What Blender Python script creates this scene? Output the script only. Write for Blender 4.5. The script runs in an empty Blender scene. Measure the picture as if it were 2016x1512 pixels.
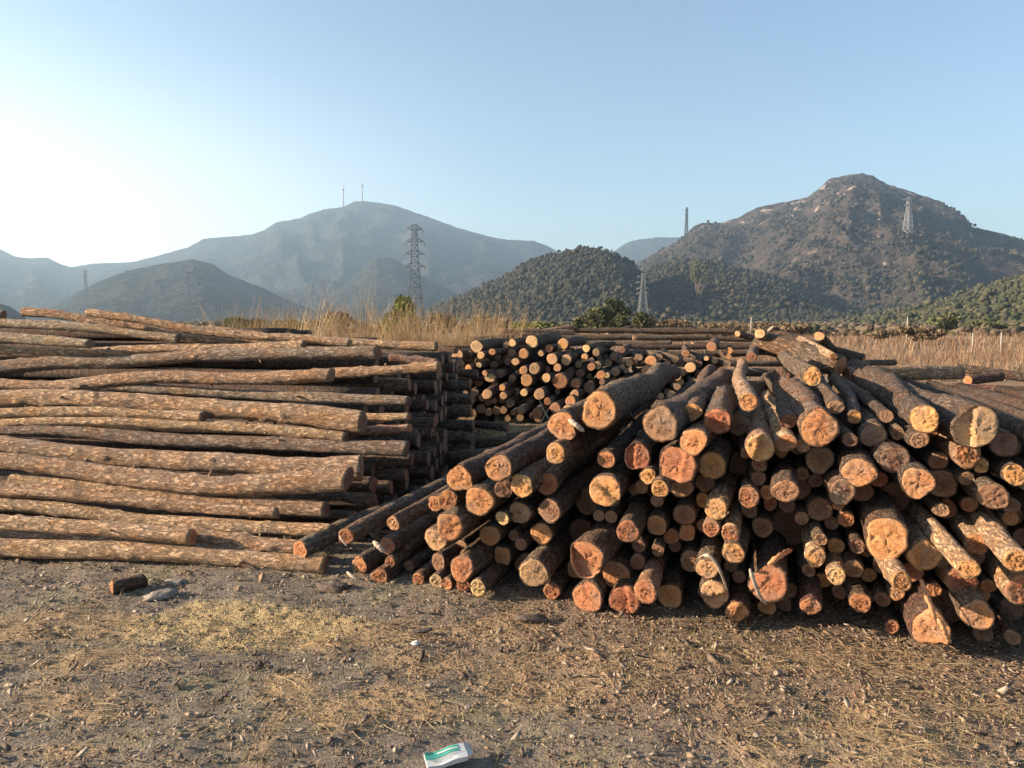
import bpy, math, random
import numpy as np
from mathutils import Vector, Matrix

random.seed(11)
RNG = np.random.default_rng(11)
scene = bpy.context.scene
COL = scene.collection
R = math.radians

# ------------------------------------------------------------------ camera, world, sun, exposure
EYE = 1.6
PITCH = R(4.95)
cam_data = bpy.data.cameras.new("camera")
cam_data.lens = 26.0
cam_data.sensor_width = 36.0
cam_data.clip_start = 0.05
cam_data.clip_end = 20000
cam = bpy.data.objects.new("camera", cam_data)
cam.location = (0, 0, EYE)
cam.rotation_euler = (math.pi / 2 - PITCH, 0, 0)
COL.objects.link(cam)
scene.camera = cam

SUN_DIR = Vector((-0.96, -0.10, 0.31)).normalized()      # towards the sun
SUN_ELEV = math.asin(SUN_DIR.z)
SUN_AZ = math.atan2(SUN_DIR.x, SUN_DIR.y)                 # clockwise from +Y
world = bpy.data.worlds.new("World")
scene.world = world
world.use_nodes = True
wn = world.node_tree.nodes
wl = world.node_tree.links
wn.clear()
w_out = wn.new("ShaderNodeOutputWorld")
w_bg = wn.new("ShaderNodeBackground")
w_sky = wn.new("ShaderNodeTexSky")
w_sky.sky_type = 'NISHITA'
w_sky.sun_disc = False
w_sky.sun_elevation = SUN_ELEV
w_sky.sun_rotation = SUN_AZ
w_sky.altitude = 100
w_sky.air_density = 1.15
w_sky.dust_density = 0.9
w_sky.ozone_density = 2.2
w_bg.inputs[1].default_value = 0.060
# hazy aureole low on the sun's side of the sky
w_geo = wn.new("ShaderNodeTexCoord")
w_dot = wn.new("ShaderNodeVectorMath")
w_dot.operation = 'DOT_PRODUCT'
w_dot.inputs[1].default_value = Vector((SUN_DIR.x, SUN_DIR.y, 0.0)).normalized()
wl.new(w_geo.outputs["Generated"], w_dot.inputs[0])
w_mr = wn.new("ShaderNodeMapRange")
w_mr.interpolation_type = 'SMOOTHSTEP'
w_mr.inputs[1].default_value = -0.16
w_mr.inputs[2].default_value = 0.72
wl.new(w_dot.outputs["Value"], w_mr.inputs[0])
w_sep = wn.new("ShaderNodeSeparateXYZ")
wl.new(w_geo.outputs["Generated"], w_sep.inputs[0])
w_el = wn.new("ShaderNodeMapRange")
w_el.interpolation_type = 'SMOOTHSTEP'
w_el.inputs[1].default_value = 0.02
w_el.inputs[2].default_value = 0.36
w_el.inputs[3].default_value = 1.0
w_el.inputs[4].default_value = 0.0
wl.new(w_sep.outputs[2], w_el.inputs[0])
w_m = wn.new("ShaderNodeMath")
w_m.operation = 'MULTIPLY'
wl.new(w_mr.outputs[0], w_m.inputs[0])
wl.new(w_el.outputs[0], w_m.inputs[1])
w_mix = wn.new("ShaderNodeMix")
w_mix.data_type = 'RGBA'
w_mix.inputs[7].default_value = (7.7, 7.5, 7.1, 1)
wl.new(w_m.outputs[0], w_mix.inputs[0])
wl.new(w_sky.outputs[0], w_mix.inputs[6])
wl.new(w_mix.outputs[2], w_bg.inputs[0])
wl.new(w_bg.outputs[0], w_out.inputs[0])

sun_data = bpy.data.lights.new("sun", 'SUN')
sun_data.energy = 5.0
sun_data.angle = R(0.6)
sun_data.color = (1.0, 0.78, 0.55)
sun = bpy.data.objects.new("sun", sun_data)
sun.rotation_euler = SUN_DIR.to_track_quat('Z', 'Y').to_euler()
sun.location = (-30, -10, 30)
COL.objects.link(sun)

vs = scene.view_settings
vs.view_transform = 'Standard'
vs.look = 'None'
vs.exposure = 1.85
vs.gamma = 1.0
vs.use_curve_mapping = False
scene.render.engine = 'CYCLES'
scene.cycles.max_bounces = 4
scene.cycles.diffuse_bounces = 2
scene.cycles.volume_bounces = 1

# ------------------------------------------------------------------ pixel -> place
F = 1456.0
CX, CY = 1008.0, 756.0
CP, SP = math.cos(PITCH), math.sin(PITCH)


def ray(px, py):
    a = (px - CX) / F
    b = -(py - CY) / F
    return np.array([a, CP + b * SP, -SP + b * CP])


def at_y(px, py, Y):
    r = ray(px, py)
    s = Y / r[1]
    return np.array([r[0] * s, Y, EYE + r[2] * s])


def on_ground(px, py, z=0.0):
    r = ray(px, py)
    s = (z - EYE) / r[2]
    return np.array([r[0] * s, r[1] * s, z])


def px_size(p, npx):
    d = p[1] * CP + (EYE - p[2]) * SP
    return npx * d / F


def project(p):
    d = p[1] * CP + (EYE - p[2]) * SP
    u = p[1] * SP + (p[2] - EYE) * CP
    return CX + F * p[0] / d, CY - F * u / d


# ------------------------------------------------------------------ noise
def _hash(ix, iy, iz, seed):
    h = (ix * 374761393 + iy * 668265263 + iz * 2147483647 + seed * 1274126177) & 0xFFFFFFFF
    h = ((h ^ (h >> 13)) * 1274126177) & 0xFFFFFFFF
    h = (h ^ (h >> 16)) & 0xFFFFFFFF
    return h.astype(np.float64) / 4294967295.0


def vnoise(p, seed=0):
    p = np.asarray(p, dtype=np.float64)
    i = np.floor(p).astype(np.int64)
    f = p - i
    f = f * f * (3 - 2 * f)
    r = 0
    for dx in (0, 1):
        wx = f[:, 0] if dx else 1 - f[:, 0]
        for dy in (0, 1):
            wy = f[:, 1] if dy else 1 - f[:, 1]
            for dz in (0, 1):
                wz = f[:, 2] if dz else 1 - f[:, 2]
                r = r + wx * wy * wz * _hash(i[:, 0] + dx, i[:, 1] + dy, i[:, 2] + dz, seed)
    return r * 2 - 1


def fbm(p, seed=0, octaves=4):
    r = 0
    a = 1.0
    q = np.array(p, dtype=np.float64)
    t = 0
    for o in range(octaves):
        r = r + a * vnoise(q, seed + o * 17)
        t += a
        a *= 0.5
        q = q * 2.03
    return r / t


# ------------------------------------------------------------------ mesh helpers
def new_mesh(name, verts, faces, mat=None, smooth=True, uv=None):
    """faces: (n,4) or (n,3) int array, or a list of such arrays."""
    me = bpy.data.meshes.new(name)
    verts = np.asarray(verts, dtype=np.float32)
    if not isinstance(faces, list):
        faces = [faces]
    faces = [np.asarray(f, dtype=np.int32) for f in faces if len(f)]
    me.vertices.add(len(verts))
    me.vertices.foreach_set("co", verts.ravel())
    loops = np.concatenate([f.ravel() for f in faces])
    sizes = np.concatenate([np.full(len(f), f.shape[1], dtype=np.int32) for f in faces])
    starts = np.concatenate([[0], np.cumsum(sizes)[:-1]]).astype(np.int32)
    me.loops.add(len(loops))
    me.loops.foreach_set("vertex_index", loops)
    me.polygons.add(len(sizes))
    me.polygons.foreach_set("loop_start", starts)
    me.polygons.foreach_set("loop_total", sizes)
    if smooth:
        me.polygons.foreach_set("use_smooth", np.ones(len(sizes), dtype=bool))
    if uv is not None:
        l = me.uv_layers.new(name="UVMap")
        l.data.foreach_set("uv", np.asarray(uv, dtype=np.float32)[loops].ravel())
    me.update(calc_edges=True)
    me.validate()
    if mat:
        me.materials.append(mat)
    return me


def link(name, data, parent=None):
    o = bpy.data.objects.new(name, data)
    COL.objects.link(o)
    if parent:
        o.parent = parent
    return o


def tag(o, label=None, cat=None, group=None, kind=None):
    if label:
        o["label"] = label
    if cat:
        o["category"] = cat
    if group:
        o["group"] = group
    if kind:
        o["kind"] = kind
    return o


def empty(name, loc, label=None, cat=None, group=None):
    o = bpy.data.objects.new(name, None)
    o.empty_display_size = 0.1
    o.location = loc
    COL.objects.link(o)
    tag(o, label, cat, group)
    return o


def copy_tree(o, parent=None):
    c = o.copy()
    COL.objects.link(c)
    c.parent = parent
    for ch in list(o.children):
        copy_tree(ch, c)
    return c


class MB:
    """collects simple solids into one mesh"""

    def __init__(self):
        self.v = []
        self.q = []
        self.t = []
        self.n = 0

    def add(self, v, q=None, t=None):
        v = np.asarray(v, dtype=float)
        if q is not None and len(q):
            self.q.append(np.asarray(q) + self.n)
        if t is not None and len(t):
            self.t.append(np.asarray(t) + self.n)
        self.v.append(v)
        self.n += len(v)

    def beam(self, a, b, w, w2=None):
        a = np.array(a, float)
        b = np.array(b, float)
        w2 = w if w2 is None else w2
        d = b - a
        L = np.linalg.norm(d)
        d = d / max(L, 1e-9)
        up = np.array([0, 0, 1.0]) if abs(d[2]) < 0.9 else np.array([1.0, 0, 0])
        s = np.cross(d, up)
        s /= np.linalg.norm(s)
        t = np.cross(s, d)
        v = []
        for p, ww in ((a, w), (b, w2)):
            for i, j in ((-1, -1), (1, -1), (1, 1), (-1, 1)):
                v.append(p + s * i * ww / 2 + t * j * ww / 2)
        self.add(v, [[0, 1, 2, 3], [7, 6, 5, 4], [0, 4, 5, 1], [1, 5, 6, 2], [2, 6, 7, 3], [3, 7, 4, 0]])

    def box(self, x0, x1, y0, y1, z0, z1):
        v = [(x, y, z) for z in (z0, z1) for x, y in ((x0, y0), (x1, y0), (x1, y1), (x0, y1))]
        self.add(v, [[3, 2, 1, 0], [4, 5, 6, 7], [0, 1, 5, 4], [1, 2, 6, 5], [2, 3, 7, 6], [3, 0, 4, 7]])

    def tube(self, pts, rads, n=8, cap=True):
        pts = np.asarray(pts, float)
        m = len(pts)
        T = np.gradient(pts, axis=0)
        T /= np.linalg.norm(T, axis=1)[:, None]
        up = np.array([0.13, 0.31, 0.94])
        S = np.cross(T, up)
        S /= np.linalg.norm(S, axis=1)[:, None] + 1e-9
        U = np.cross(S, T)
        th = np.linspace(0, 2 * np.pi, n, endpoint=False)
        rads = np.broadcast_to(np.asarray(rads, float), (m,))
        v = pts[:, None, :] + rads[:, None, None] * (np.cos(th)[None, :, None] * S[:, None, :] + np.sin(th)[None, :, None] * U[:, None, :])
        v = v.reshape(-1, 3)
        i = np.arange(m - 1)[:, None] * n
        j = np.arange(n)[None, :]
        q = np.stack([i + j, i + (j + 1) % n, i + n + (j + 1) % n, i + n + j], -1).reshape(-1, 4)
        t = []
        if cap:
            v = np.vstack([v, pts[0], pts[-1]])
            for k in range(n):
                t.append([m * n, (k + 1) % n, k])
                t.append([m * n + 1, (m - 1) * n + k, (m - 1) * n + (k + 1) % n])
        self.add(v, q, t)

    def mesh(self, name, mat, smooth=False):
        fs = []
        if self.q:
            fs.append(np.concatenate(self.q))
        if self.t:
            fs.append(np.concatenate(self.t))
        return new_mesh(name, np.concatenate(self.v), fs, mat, smooth)

    def build(self, name, mat, parent=None, smooth=False):
        return link(name, self.mesh(name, mat, smooth), parent)


def packed(name, mb, bark, cut):
    """many joined logs: sides in bark, end caps in cut wood"""
    me = mb.mesh(name, bark, smooth=True)
    me.materials.append(cut)
    n = len(me.polygons)
    tot = np.empty(n, dtype=np.int32)
    me.polygons.foreach_get("loop_total", tot)
    me.polygons.foreach_set("material_index", (tot == 3).astype(np.int32))
    me.polygons.foreach_set("use_smooth", tot == 4)
    return link(name, me)


# ------------------------------------------------------------------ materials
def mat_new(name):
    m = bpy.data.materials.new(name)
    m.use_nodes = True
    nt = m.node_tree
    bsdf = nt.nodes["Principled BSDF"]
    bsdf.inputs["Roughness"].default_value = 0.85
    bsdf.inputs["Specular IOR Level"].default_value = 0.25
    return m, nt, bsdf


def nd(nt, typ, **kw):
    n = nt.nodes.new(typ)
    for k, v in kw.items():
        if k.startswith("i_"):
            key = k[2:]
            key = int(key) if key.isdigit() else key.replace("_", " ")
            n.inputs[key].default_value = v
        else:
            setattr(n, k, v)
    return n


def ramp(nt, fac, stops, interp='LINEAR'):
    r = nt.nodes.new("ShaderNodeValToRGB")
    r.color_ramp.interpolation = interp
    el = r.color_ramp.elements
    while len(el) > 1:
        el.remove(el[-1])
    el[0].position = stops[0][0]
    el[0].color = (*stops[0][1], 1)
    for p, c in stops[1:]:
        e = el.new(p)
        e.color = (*c, 1)
    nt.links.new(fac, r.inputs[0])
    return r.outputs[0]


def mix(nt, fac, a, b, blend='MIX'):
    m = nt.nodes.new("ShaderNodeMix")
    m.data_type = 'RGBA'
    m.blend_type = blend
    for s, v in ((m.inputs[0], fac), (m.inputs[6], a), (m.inputs[7], b)):
        if isinstance(v, (int, float)):
            s.default_value = v
        elif isinstance(v, tuple):
            s.default_value = (*v, 1)
        else:
            nt.links.new(v, s)
    return m.outputs[2]


def math_n(nt, op, a, b=None, clamp=False):
    m = nt.nodes.new("ShaderNodeMath")
    m.operation = op
    m.use_clamp = clamp
    for i, v in enumerate((a, b)):
        if v is None:
            continue
        if isinstance(v, (int, float)):
            m.inputs[i].default_value = v
        else:
            nt.links.new(v, m.inputs[i])
    return m.outputs[0]


def noise(nt, vec, scale, detail=4, rough=0.55, dist=0.0):
    n = nd(nt, "ShaderNodeTexNoise", i_Scale=scale, i_Detail=detail, i_Roughness=rough, i_Distortion=dist)
    nt.links.new(vec, n.inputs["Vector"])
    return n.outputs["Fac"]


def mapping(nt, vec, scale=(1, 1, 1), loc=(0, 0, 0)):
    m = nt.nodes.new("ShaderNodeMapping")
    m.inputs["Scale"].default_value = scale
    m.inputs["Location"].default_value = loc
    nt.links.new(vec, m.inputs["Vector"])
    return m.outputs[0]


def obj_coord(nt, randomise=True):
    tc = nt.nodes.new("ShaderNodeTexCoord")
    if not randomise:
        return tc.outputs["Object"]
    oi = nt.nodes.new("ShaderNodeObjectInfo")
    mul = nt.nodes.new("ShaderNodeVectorMath")
    mul.operation = 'ADD'
    s = math_n(nt, 'MULTIPLY', oi.outputs["Random"], 37.0)
    cb = nt.nodes.new("ShaderNodeCombineXYZ")
    for i in range(3):
        nt.links.new(s, cb.inputs[i])
    nt.links.new(tc.outputs["Object"], mul.inputs[0])
    nt.links.new(cb.outputs[0], mul.inputs[1])
    return mul.outputs[0]


def bump(nt, bsdf, height, dist, strength=1.0):
    b = nt.nodes.new("ShaderNodeBump")
    b.inputs["Distance"].default_value = dist
    b.inputs["Strength"].default_value = strength
    nt.links.new(height, b.inputs["Height"])
    nt.links.new(b.outputs[0], bsdf.inputs["Normal"])
    return b


def bark_material(name, outer, outer2, inner, furrow, lift=0.0):
    m, nt, bs = mat_new(name)
    L = nt.links
    v = obj_coord(nt)
    # flaky plates, longer along the trunk (local z)
    vm = mapping(nt, v, (1, 1, 0.36))
    wob = nd(nt, "ShaderNodeTexNoise", i_Scale=22.0, i_Detail=5.0, i_Roughness=0.7)
    L.new(vm, wob.inputs["Vector"])
    wadd = nd(nt, "ShaderNodeVectorMath", operation='MULTIPLY_ADD')
    L.new(wob.outputs["Color"], wadd.inputs[0])
    wadd.inputs[1].default_value = (0.085, 0.085, 0.085)
    L.new(vm, wadd.inputs[2])
    vor = nd(nt, "ShaderNodeTexVoronoi", feature='F1', i_Scale=44.0)
    L.new(wadd.outputs[0], vor.inputs["Vector"])
    cell = vor
    crack = nd(nt, "ShaderNodeMapRange", i_1=0.75, i_2=0.30)
    L.new(vor.outputs["Distance"], crack.inputs[0])
    big = noise(nt, v, 2.6, 3, 0.6)
    mid = noise(nt, mapping(nt, v, (1, 1, 0.5)), 11.0, 4, 0.6)
    fine = noise(nt, mapping(nt, v, (1, 1, 0.35)), 95.0, 4, 0.7)
    cellv = nd(nt, "ShaderNodeSeparateColor")
    L.new(cell.outputs["Color"], cellv.inputs[0])
    base = mix(nt, cellv.outputs[0], outer, outer2)
    peel = ramp(nt, big, [(0.50, (0, 0, 0)), (0.62, (1, 1, 1))])
    peel2 = ramp(nt, mid, [(0.54, (0, 0, 0)), (0.62, (1, 1, 1))])
    pm = math_n(nt, 'MAXIMUM', math_n(nt, 'MULTIPLY', peel, 0.8), math_n(nt, 'MULTIPLY', peel2, 0.75))
    base = mix(nt, pm, base, inner)
    grey = noise(nt, v, 5.1, 2, 0.5)
    gm = math_n(nt, 'MULTIPLY', ramp(nt, grey, [(0.5, (0, 0, 0)), (0.68, (1, 1, 1))]), 0.55)
    base = mix(nt, gm, base, (0.32, 0.265, 0.21))
    base = mix(nt, math_n(nt, 'MULTIPLY', math_n(nt, 'SUBTRACT', 1.0, crack.outputs[0]), 0.6), base, furrow)
    fr = ramp(nt, fine, [(0.28, (0.45, 0.45, 0.45)), (0.7, (1.3, 1.3, 1.3))])
    base = mix(nt, 1.0, base, fr, 'MULTIPLY')
    oi = nt.nodes.new("ShaderNodeObjectInfo")
    hv = nd(nt, "ShaderNodeHueSaturation")
    L.new(math_n(nt, 'ADD', math_n(nt, 'MULTIPLY', oi.outputs["Random"], 0.45), 0.80 + lift), hv.inputs["Value"])
    L.new(math_n(nt, 'ADD', math_n(nt, 'MULTIPLY', oi.outputs["Random"], 0.02), 0.487), hv.inputs["Hue"])
    L.new(base, hv.inputs["Color"])
    L.new(hv.outputs[0], bs.inputs["Base Color"])
    h = math_n(nt, 'ADD', math_n(nt, 'MULTIPLY', crack.outputs[0], 0.8), math_n(nt, 'MULTIPLY', fine, 0.7))
    h = math_n(nt, 'ADD', h, math_n(nt, 'MULTIPLY', cellv.outputs[1], 0.6))
    bump(nt, bs, h, 0.026, 1.0)
    bs.inputs["Roughness"].default_value = 0.92
    return m


BARK = [
    bark_material("bark_tan", (0.54, 0.345, 0.21), (0.72, 0.50, 0.315), (0.60, 0.34, 0.165), (0.10, 0.062, 0.042), 0.16),
    bark_material("bark_grey_shaded", (0.16, 0.115, 0.082), (0.27, 0.20, 0.145), (0.28, 0.16, 0.09), (0.04, 0.028, 0.022)),  # grey bark with the pile's shade darkened into its colour
    bark_material("bark_reddish_shaded", (0.22, 0.13, 0.09), (0.31, 0.195, 0.13), (0.31, 0.145, 0.085), (0.05, 0.029, 0.023)),  # reddish bark, its colour darkened to stand for shade
    bark_material("bark_grey_sunlit", (0.36, 0.275, 0.20), (0.54, 0.425, 0.31), (0.50, 0.31, 0.17), (0.08, 0.058, 0.044), 0.16),  # the grey bark again, brightened in colour for the sunlit left stack
    bark_material("bark_rosy_sunlit", (0.42, 0.26, 0.18), (0.55, 0.36, 0.25), (0.52, 0.26, 0.155), (0.08, 0.046, 0.036), 0.16),  # the reddish bark with the left stack's sunlight put into its colour
]


def cut_material(name, wood, dark, rim, stain, amount):
    m, nt, bs = mat_new(name)
    L = nt.links
    tc = nt.nodes.new("ShaderNodeTexCoord")
    oi = nt.nodes.new("ShaderNodeObjectInfo")
    uvv = tc.outputs["UV"]
    ln = nd(nt, "ShaderNodeVectorMath", operation='LENGTH')
    L.new(uvv, ln.inputs[0])
    rad = ln.outputs["Value"]
    v = obj_coord(nt)
    warp = noise(nt, v, 14.0, 2, 0.5)
    ringc = math_n(nt, 'ADD', math_n(nt, 'MULTIPLY', rad, 62.0), math_n(nt, 'MULTIPLY', warp, 11.0))
    rings = math_n(nt, 'MULTIPLY_ADD', math_n(nt, 'SINE', ringc), 0.5)
    rings.node.inputs[2].default_value = 0.5
    saw = noise(nt, mapping(nt, v, (1.0, 7.0, 1.0)), 46.0, 3, 0.6)
    blotch = noise(nt, v, 16.0, 4, 0.65, 0.6)
    fib = noise(nt, v, 210.0, 2, 0.7)
    c = mix(nt, math_n(nt, 'MULTIPLY', rings, 0.46), wood, dark)
    st = ramp(nt, blotch, [(0.46, (0, 0, 0)), (0.60, (1, 1, 1))])
    c = mix(nt, math_n(nt, 'MULTIPLY', st, amount), c, stain)
    big = noise(nt, v, 7.0, 2, 0.5)
    c = mix(nt, math_n(nt, 'MULTIPLY', ramp(nt, big, [(0.5, (0, 0, 0)), (0.62, (1, 1, 1))]), 0.55), c, (0.34, 0.25, 0.19))
    # paler sapwood ring near the edge, dark pith
    edge = ramp(nt, rad, [(0.0, (1, 1, 1)), (0.06, (0, 0, 0)), (0.66, (0, 0, 0)), (0.84, (0.75, 0.75, 0.75)), (0.96, (0.3, 0.3, 0.3))])
    c = mix(nt, math_n(nt, 'MULTIPLY', edge, 0.55), c, rim)
    c = mix(nt, math_n(nt, 'MULTIPLY', ramp(nt, saw, [(0.38, (1, 1, 1)), (0.52, (0, 0, 0))]), 0.5), c, dark)
    # drying cracks running out from the pith
    sep = nd(nt, "ShaderNodeSeparateXYZ")
    L.new(uvv, sep.inputs[0])
    ang = math_n(nt, 'ARCTAN2', sep.outputs[1], sep.outputs[0])
    av = nt.nodes.new("ShaderNodeCombineXYZ")
    L.new(math_n(nt, 'MULTIPLY', ang, 2.6), av.inputs[0])
    L.new(math_n(nt, 'MULTIPLY', rad, 1.3), av.inputs[1])
    L.new(math_n(nt, 'MULTIPLY', oi.outputs["Random"], 50.0), av.inputs[2])
    cr = nd(nt, "ShaderNodeTexVoronoi", feature='DISTANCE_TO_EDGE', i_Scale=1.0)
    L.new(av.outputs[0], cr.inputs["Vector"])
    crack = ramp(nt, cr.outputs["Distance"], [(0.0, (1, 1, 1)), (0.022, (0, 0, 0))])
    c = mix(nt, math_n(nt, 'MULTIPLY', crack, math_n(nt, 'MULTIPLY', st, 0.6)), c, (0.09, 0.045, 0.03))
    fr = ramp(nt, fib, [(0.3, (0.62, 0.62, 0.62)), (0.7, (1.25, 1.25, 1.25))])
    c = mix(nt, 1.0, c, fr, 'MULTIPLY')
    hv = nd(nt, "ShaderNodeHueSaturation")
    L.new(math_n(nt, 'ADD', math_n(nt, 'MULTIPLY', oi.outputs["Random"], 0.45), 0.74), hv.inputs["Value"])
    L.new(math_n(nt, 'ADD', math_n(nt, 'MULTIPLY', oi.outputs["Random"], 0.022), 0.489), hv.inputs["Hue"])
    L.new(c, hv.inputs["Color"])
    L.new(hv.outputs[0], bs.inputs["Base Color"])
    h = math_n(nt, 'ADD', saw, math_n(nt, 'MULTIPLY', fib, 0.6))
    h = math_n(nt, 'SUBTRACT', h, math_n(nt, 'MULTIPLY', crack, 0.4))
    bump(nt, bs, h, 0.007, 1.0)
    bs.inputs["Roughness"].default_value = 0.8
    return m


CUT = {
    'o': cut_material("cut_orange", (0.67, 0.325, 0.135), (0.38, 0.165, 0.07), (0.64, 0.37, 0.18), (0.50, 0.20, 0.09), 0.5),
    'k': cut_material("cut_pink", (0.62, 0.275, 0.125), (0.34, 0.13, 0.065), (0.62, 0.32, 0.165), (0.44, 0.165, 0.085), 0.6),
    'p': cut_material("cut_pale", (0.76, 0.49, 0.25), (0.48, 0.27, 0.12), (0.70, 0.47, 0.27), (0.62, 0.31, 0.14), 0.45),
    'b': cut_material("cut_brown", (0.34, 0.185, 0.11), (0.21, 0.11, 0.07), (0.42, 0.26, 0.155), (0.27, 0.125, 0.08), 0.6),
}
CNAME = {'o': 'orange', 'k': 'reddish', 'p': 'pale', 'b': 'dull brown'}


def plain(name, col, rough=0.85, var=0.25, scale=20.0, metallic=0.0, island=False, dist=0.0):
    m, nt, bs = mat_new(name)
    v = obj_coord(nt, False)
    n = noise(nt, v, scale, 4, 0.6)
    f = ramp(nt, n, [(0.25, (1 - var,) * 3), (0.75, (1 + var,) * 3)])
    c = mix(nt, 1.0, col, f, 'MULTIPLY')
    if island:
        g = nt.nodes.new("ShaderNodeNewGeometry")
        hv = nd(nt, "ShaderNodeHueSaturation")
        nt.links.new(math_n(nt, 'ADD', math_n(nt, 'MULTIPLY', g.outputs["Random Per Island"], 0.9), 0.55), hv.inputs["Value"])
        nt.links.new(math_n(nt, 'ADD', math_n(nt, 'MULTIPLY', g.outputs["Random Per Island"], 0.05), 0.475), hv.inputs["Hue"])
        nt.links.new(c, hv.inputs["Color"])
        c = hv.outputs[0]
    nt.links.new(c, bs.inputs["Base Color"])
    bs.inputs["Roughness"].default_value = rough
    bs.inputs["Metallic"].default_value = metallic
    if dist:
        bump(nt, bs, n, dist)
    return m


def multi_island(name, cols, rough=0.9, translucent=0.0):
    """loose pieces, each taking one of several real colours"""
    m, nt, bs = mat_new(name)
    g = nt.nodes.new("ShaderNodeNewGeometry")
    n = len(cols)
    c = ramp(nt, g.outputs["Random Per Island"], [(i / n, c) for i, c in enumerate(cols)], 'CONSTANT')
    v = obj_coord(nt, False)
    f = ramp(nt, noise(nt, v, 120.0, 3, 0.6), [(0.3, (0.7,) * 3), (0.7, (1.2,) * 3)])
    c = mix(nt, 1.0, c, f, 'MULTIPLY')
    nt.links.new(c, bs.inputs["Base Color"])
    bs.inputs["Roughness"].default_value = rough
    if translucent:
        tr = nt.nodes.new("ShaderNodeBsdfTranslucent")
        nt.links.new(c, tr.inputs[0])
        ms = nt.nodes.new("ShaderNodeMixShader")
        ms.inputs[0].default_value = translucent
        nt.links.new(bs.outputs[0], ms.inputs[1])
        nt.links.new(tr.outputs[0], ms.inputs[2])
        nt.links.new(ms.outputs[0], nt.nodes["Material Output"].inputs[0])
    return m


# ------------------------------------------------------------------ ground
def graded(a, b, fine_lo, fine_hi, step, growth=1.18):
    mid = list(np.arange(fine_lo, fine_hi, step))
    up = [mid[-1]]
    s = step
    while up[-1] < b:
        s *= growth
        up.append(up[-1] + s)
    up[-1] = b
    dn = [mid[0]]
    s = step
    while dn[-1] > a:
        s *= growth
        dn.append(dn[-1] - s)
    dn[-1] = a
    return np.array(dn[:0:-1] + mid + up[1:])


def ground_h(x, y):
    p = np.stack([x, y, np.zeros_like(x)], -1)
    near = np.clip(1.3 - np.hypot(x, y - 3) / 30.0, 0.15, 1)
    h = 0.035 * fbm(p * 0.9, 3, 3) + 0.020 * fbm(p * 4.5, 5, 4) + 0.022 * np.abs(fbm(p * 15.0, 9, 3))
    h = h * near
    far = np.clip((np.hypot(x, y) - 25) / 80.0, 0, 1)
    return h - 0.01 + far * 0.9 * fbm(p * 0.03, 12, 3)


xs = graded(-4300, 4300, -3.2, 3.4, 0.028)
ys = graded(-250, 4350, 2.0, 5.4, 0.024)
GX, GY = np.meshgrid(xs, ys)
gv = np.stack([GX.ravel(), GY.ravel(), ground_h(GX.ravel(), GY.ravel())], -1)
nx, ny = len(xs), len(ys)
ii = (np.arange(ny - 1)[:, None] * nx + np.arange(nx - 1)[None, :])
gf = np.stack([ii, ii + 1, ii + nx + 1, ii + nx], -1).reshape(-1, 4)

SAW = on_ground(455, 1225)                      # centre of the sawdust patch
SAWU = np.array([1.0, 0.07])


def front_dens(x, y):
    clear = np.hypot(x - CARTON_AT[0] , y - CARTON_AT[1]) > 0.17
    return np.clip(1.4 - (y - 2.0) / 4.0, 0.25, 1) * np.where(np.abs(x) < y * 0.80 + 0.4, 1, 0) * clear


CARTON_AT = on_ground(878, 1496)


def red_band(x, y):
    q = 0.32 * x + 0.95 * y + 0.5 * fbm(np.stack([x * 1.5, y * 1.5, x * 0], -1), 71, 2)
    return np.clip((q - 2.75) / 0.5, 0, 1) * np.clip((x + 0.7) / 0.9, 0, 1) * front_dens(x, y)


def saw_mask(x, y):
    dx, dy = x - SAW[0], y - SAW[1]
    n = fbm(np.stack([x * 3, y * 3, x * 0], -1), 91, 3)
    d = np.sqrt((dx / 0.60) ** 2 + ((dy - 0.05 * dx) / 0.26) ** 2) + 0.55 * n
    return np.clip((1.2 - d) / 0.4, 0, 1) ** 0.8


STRAW_SPOTS = [(on_ground(px, py), rx, ry) for px, py, rx, ry in [
    (190, 1400, .22, .16), (260, 1300, .30, .10), (560, 1340, .10, .14), (530, 1440, .10, .16), (700, 1240, .5, .12), (870, 1300, .22, .14), (820, 1385, .24, .14),
    (1020, 1330, .20, .2), (980, 1235, .45, .14), (1270, 1320, .25, .2), (1150, 1290, .5, .1), (1700, 1440, .35, .22), (1440, 1380, .2, .1), (200, 1230, .5, .1), (90, 1250, .4, .08),
    (1560, 1300, .6, .12), (1900, 1380, .3, .12), (680, 1410, .15, .1), (120, 1475, .25, .07)]]


def straw_mask(x, y):
    n = fbm(np.stack([x * 3.3, y * 3.3, x * 0], -1), 33, 4)
    m = np.zeros_like(x)
    for c, rx, ry in STRAW_SPOTS:
        d = ((x - c[0]) / rx) ** 2 + ((y - c[1]) / ry) ** 2
        m = np.maximum(m, np.exp(-d * 0.7))
    return np.clip((m + n * 0.8 - 0.28) * 2.4, 0, 1)


def straw_dens(x, y):
    return np.clip(straw_mask(x, y) + 0.10, 0, 1) * front_dens(x, y)


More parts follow.
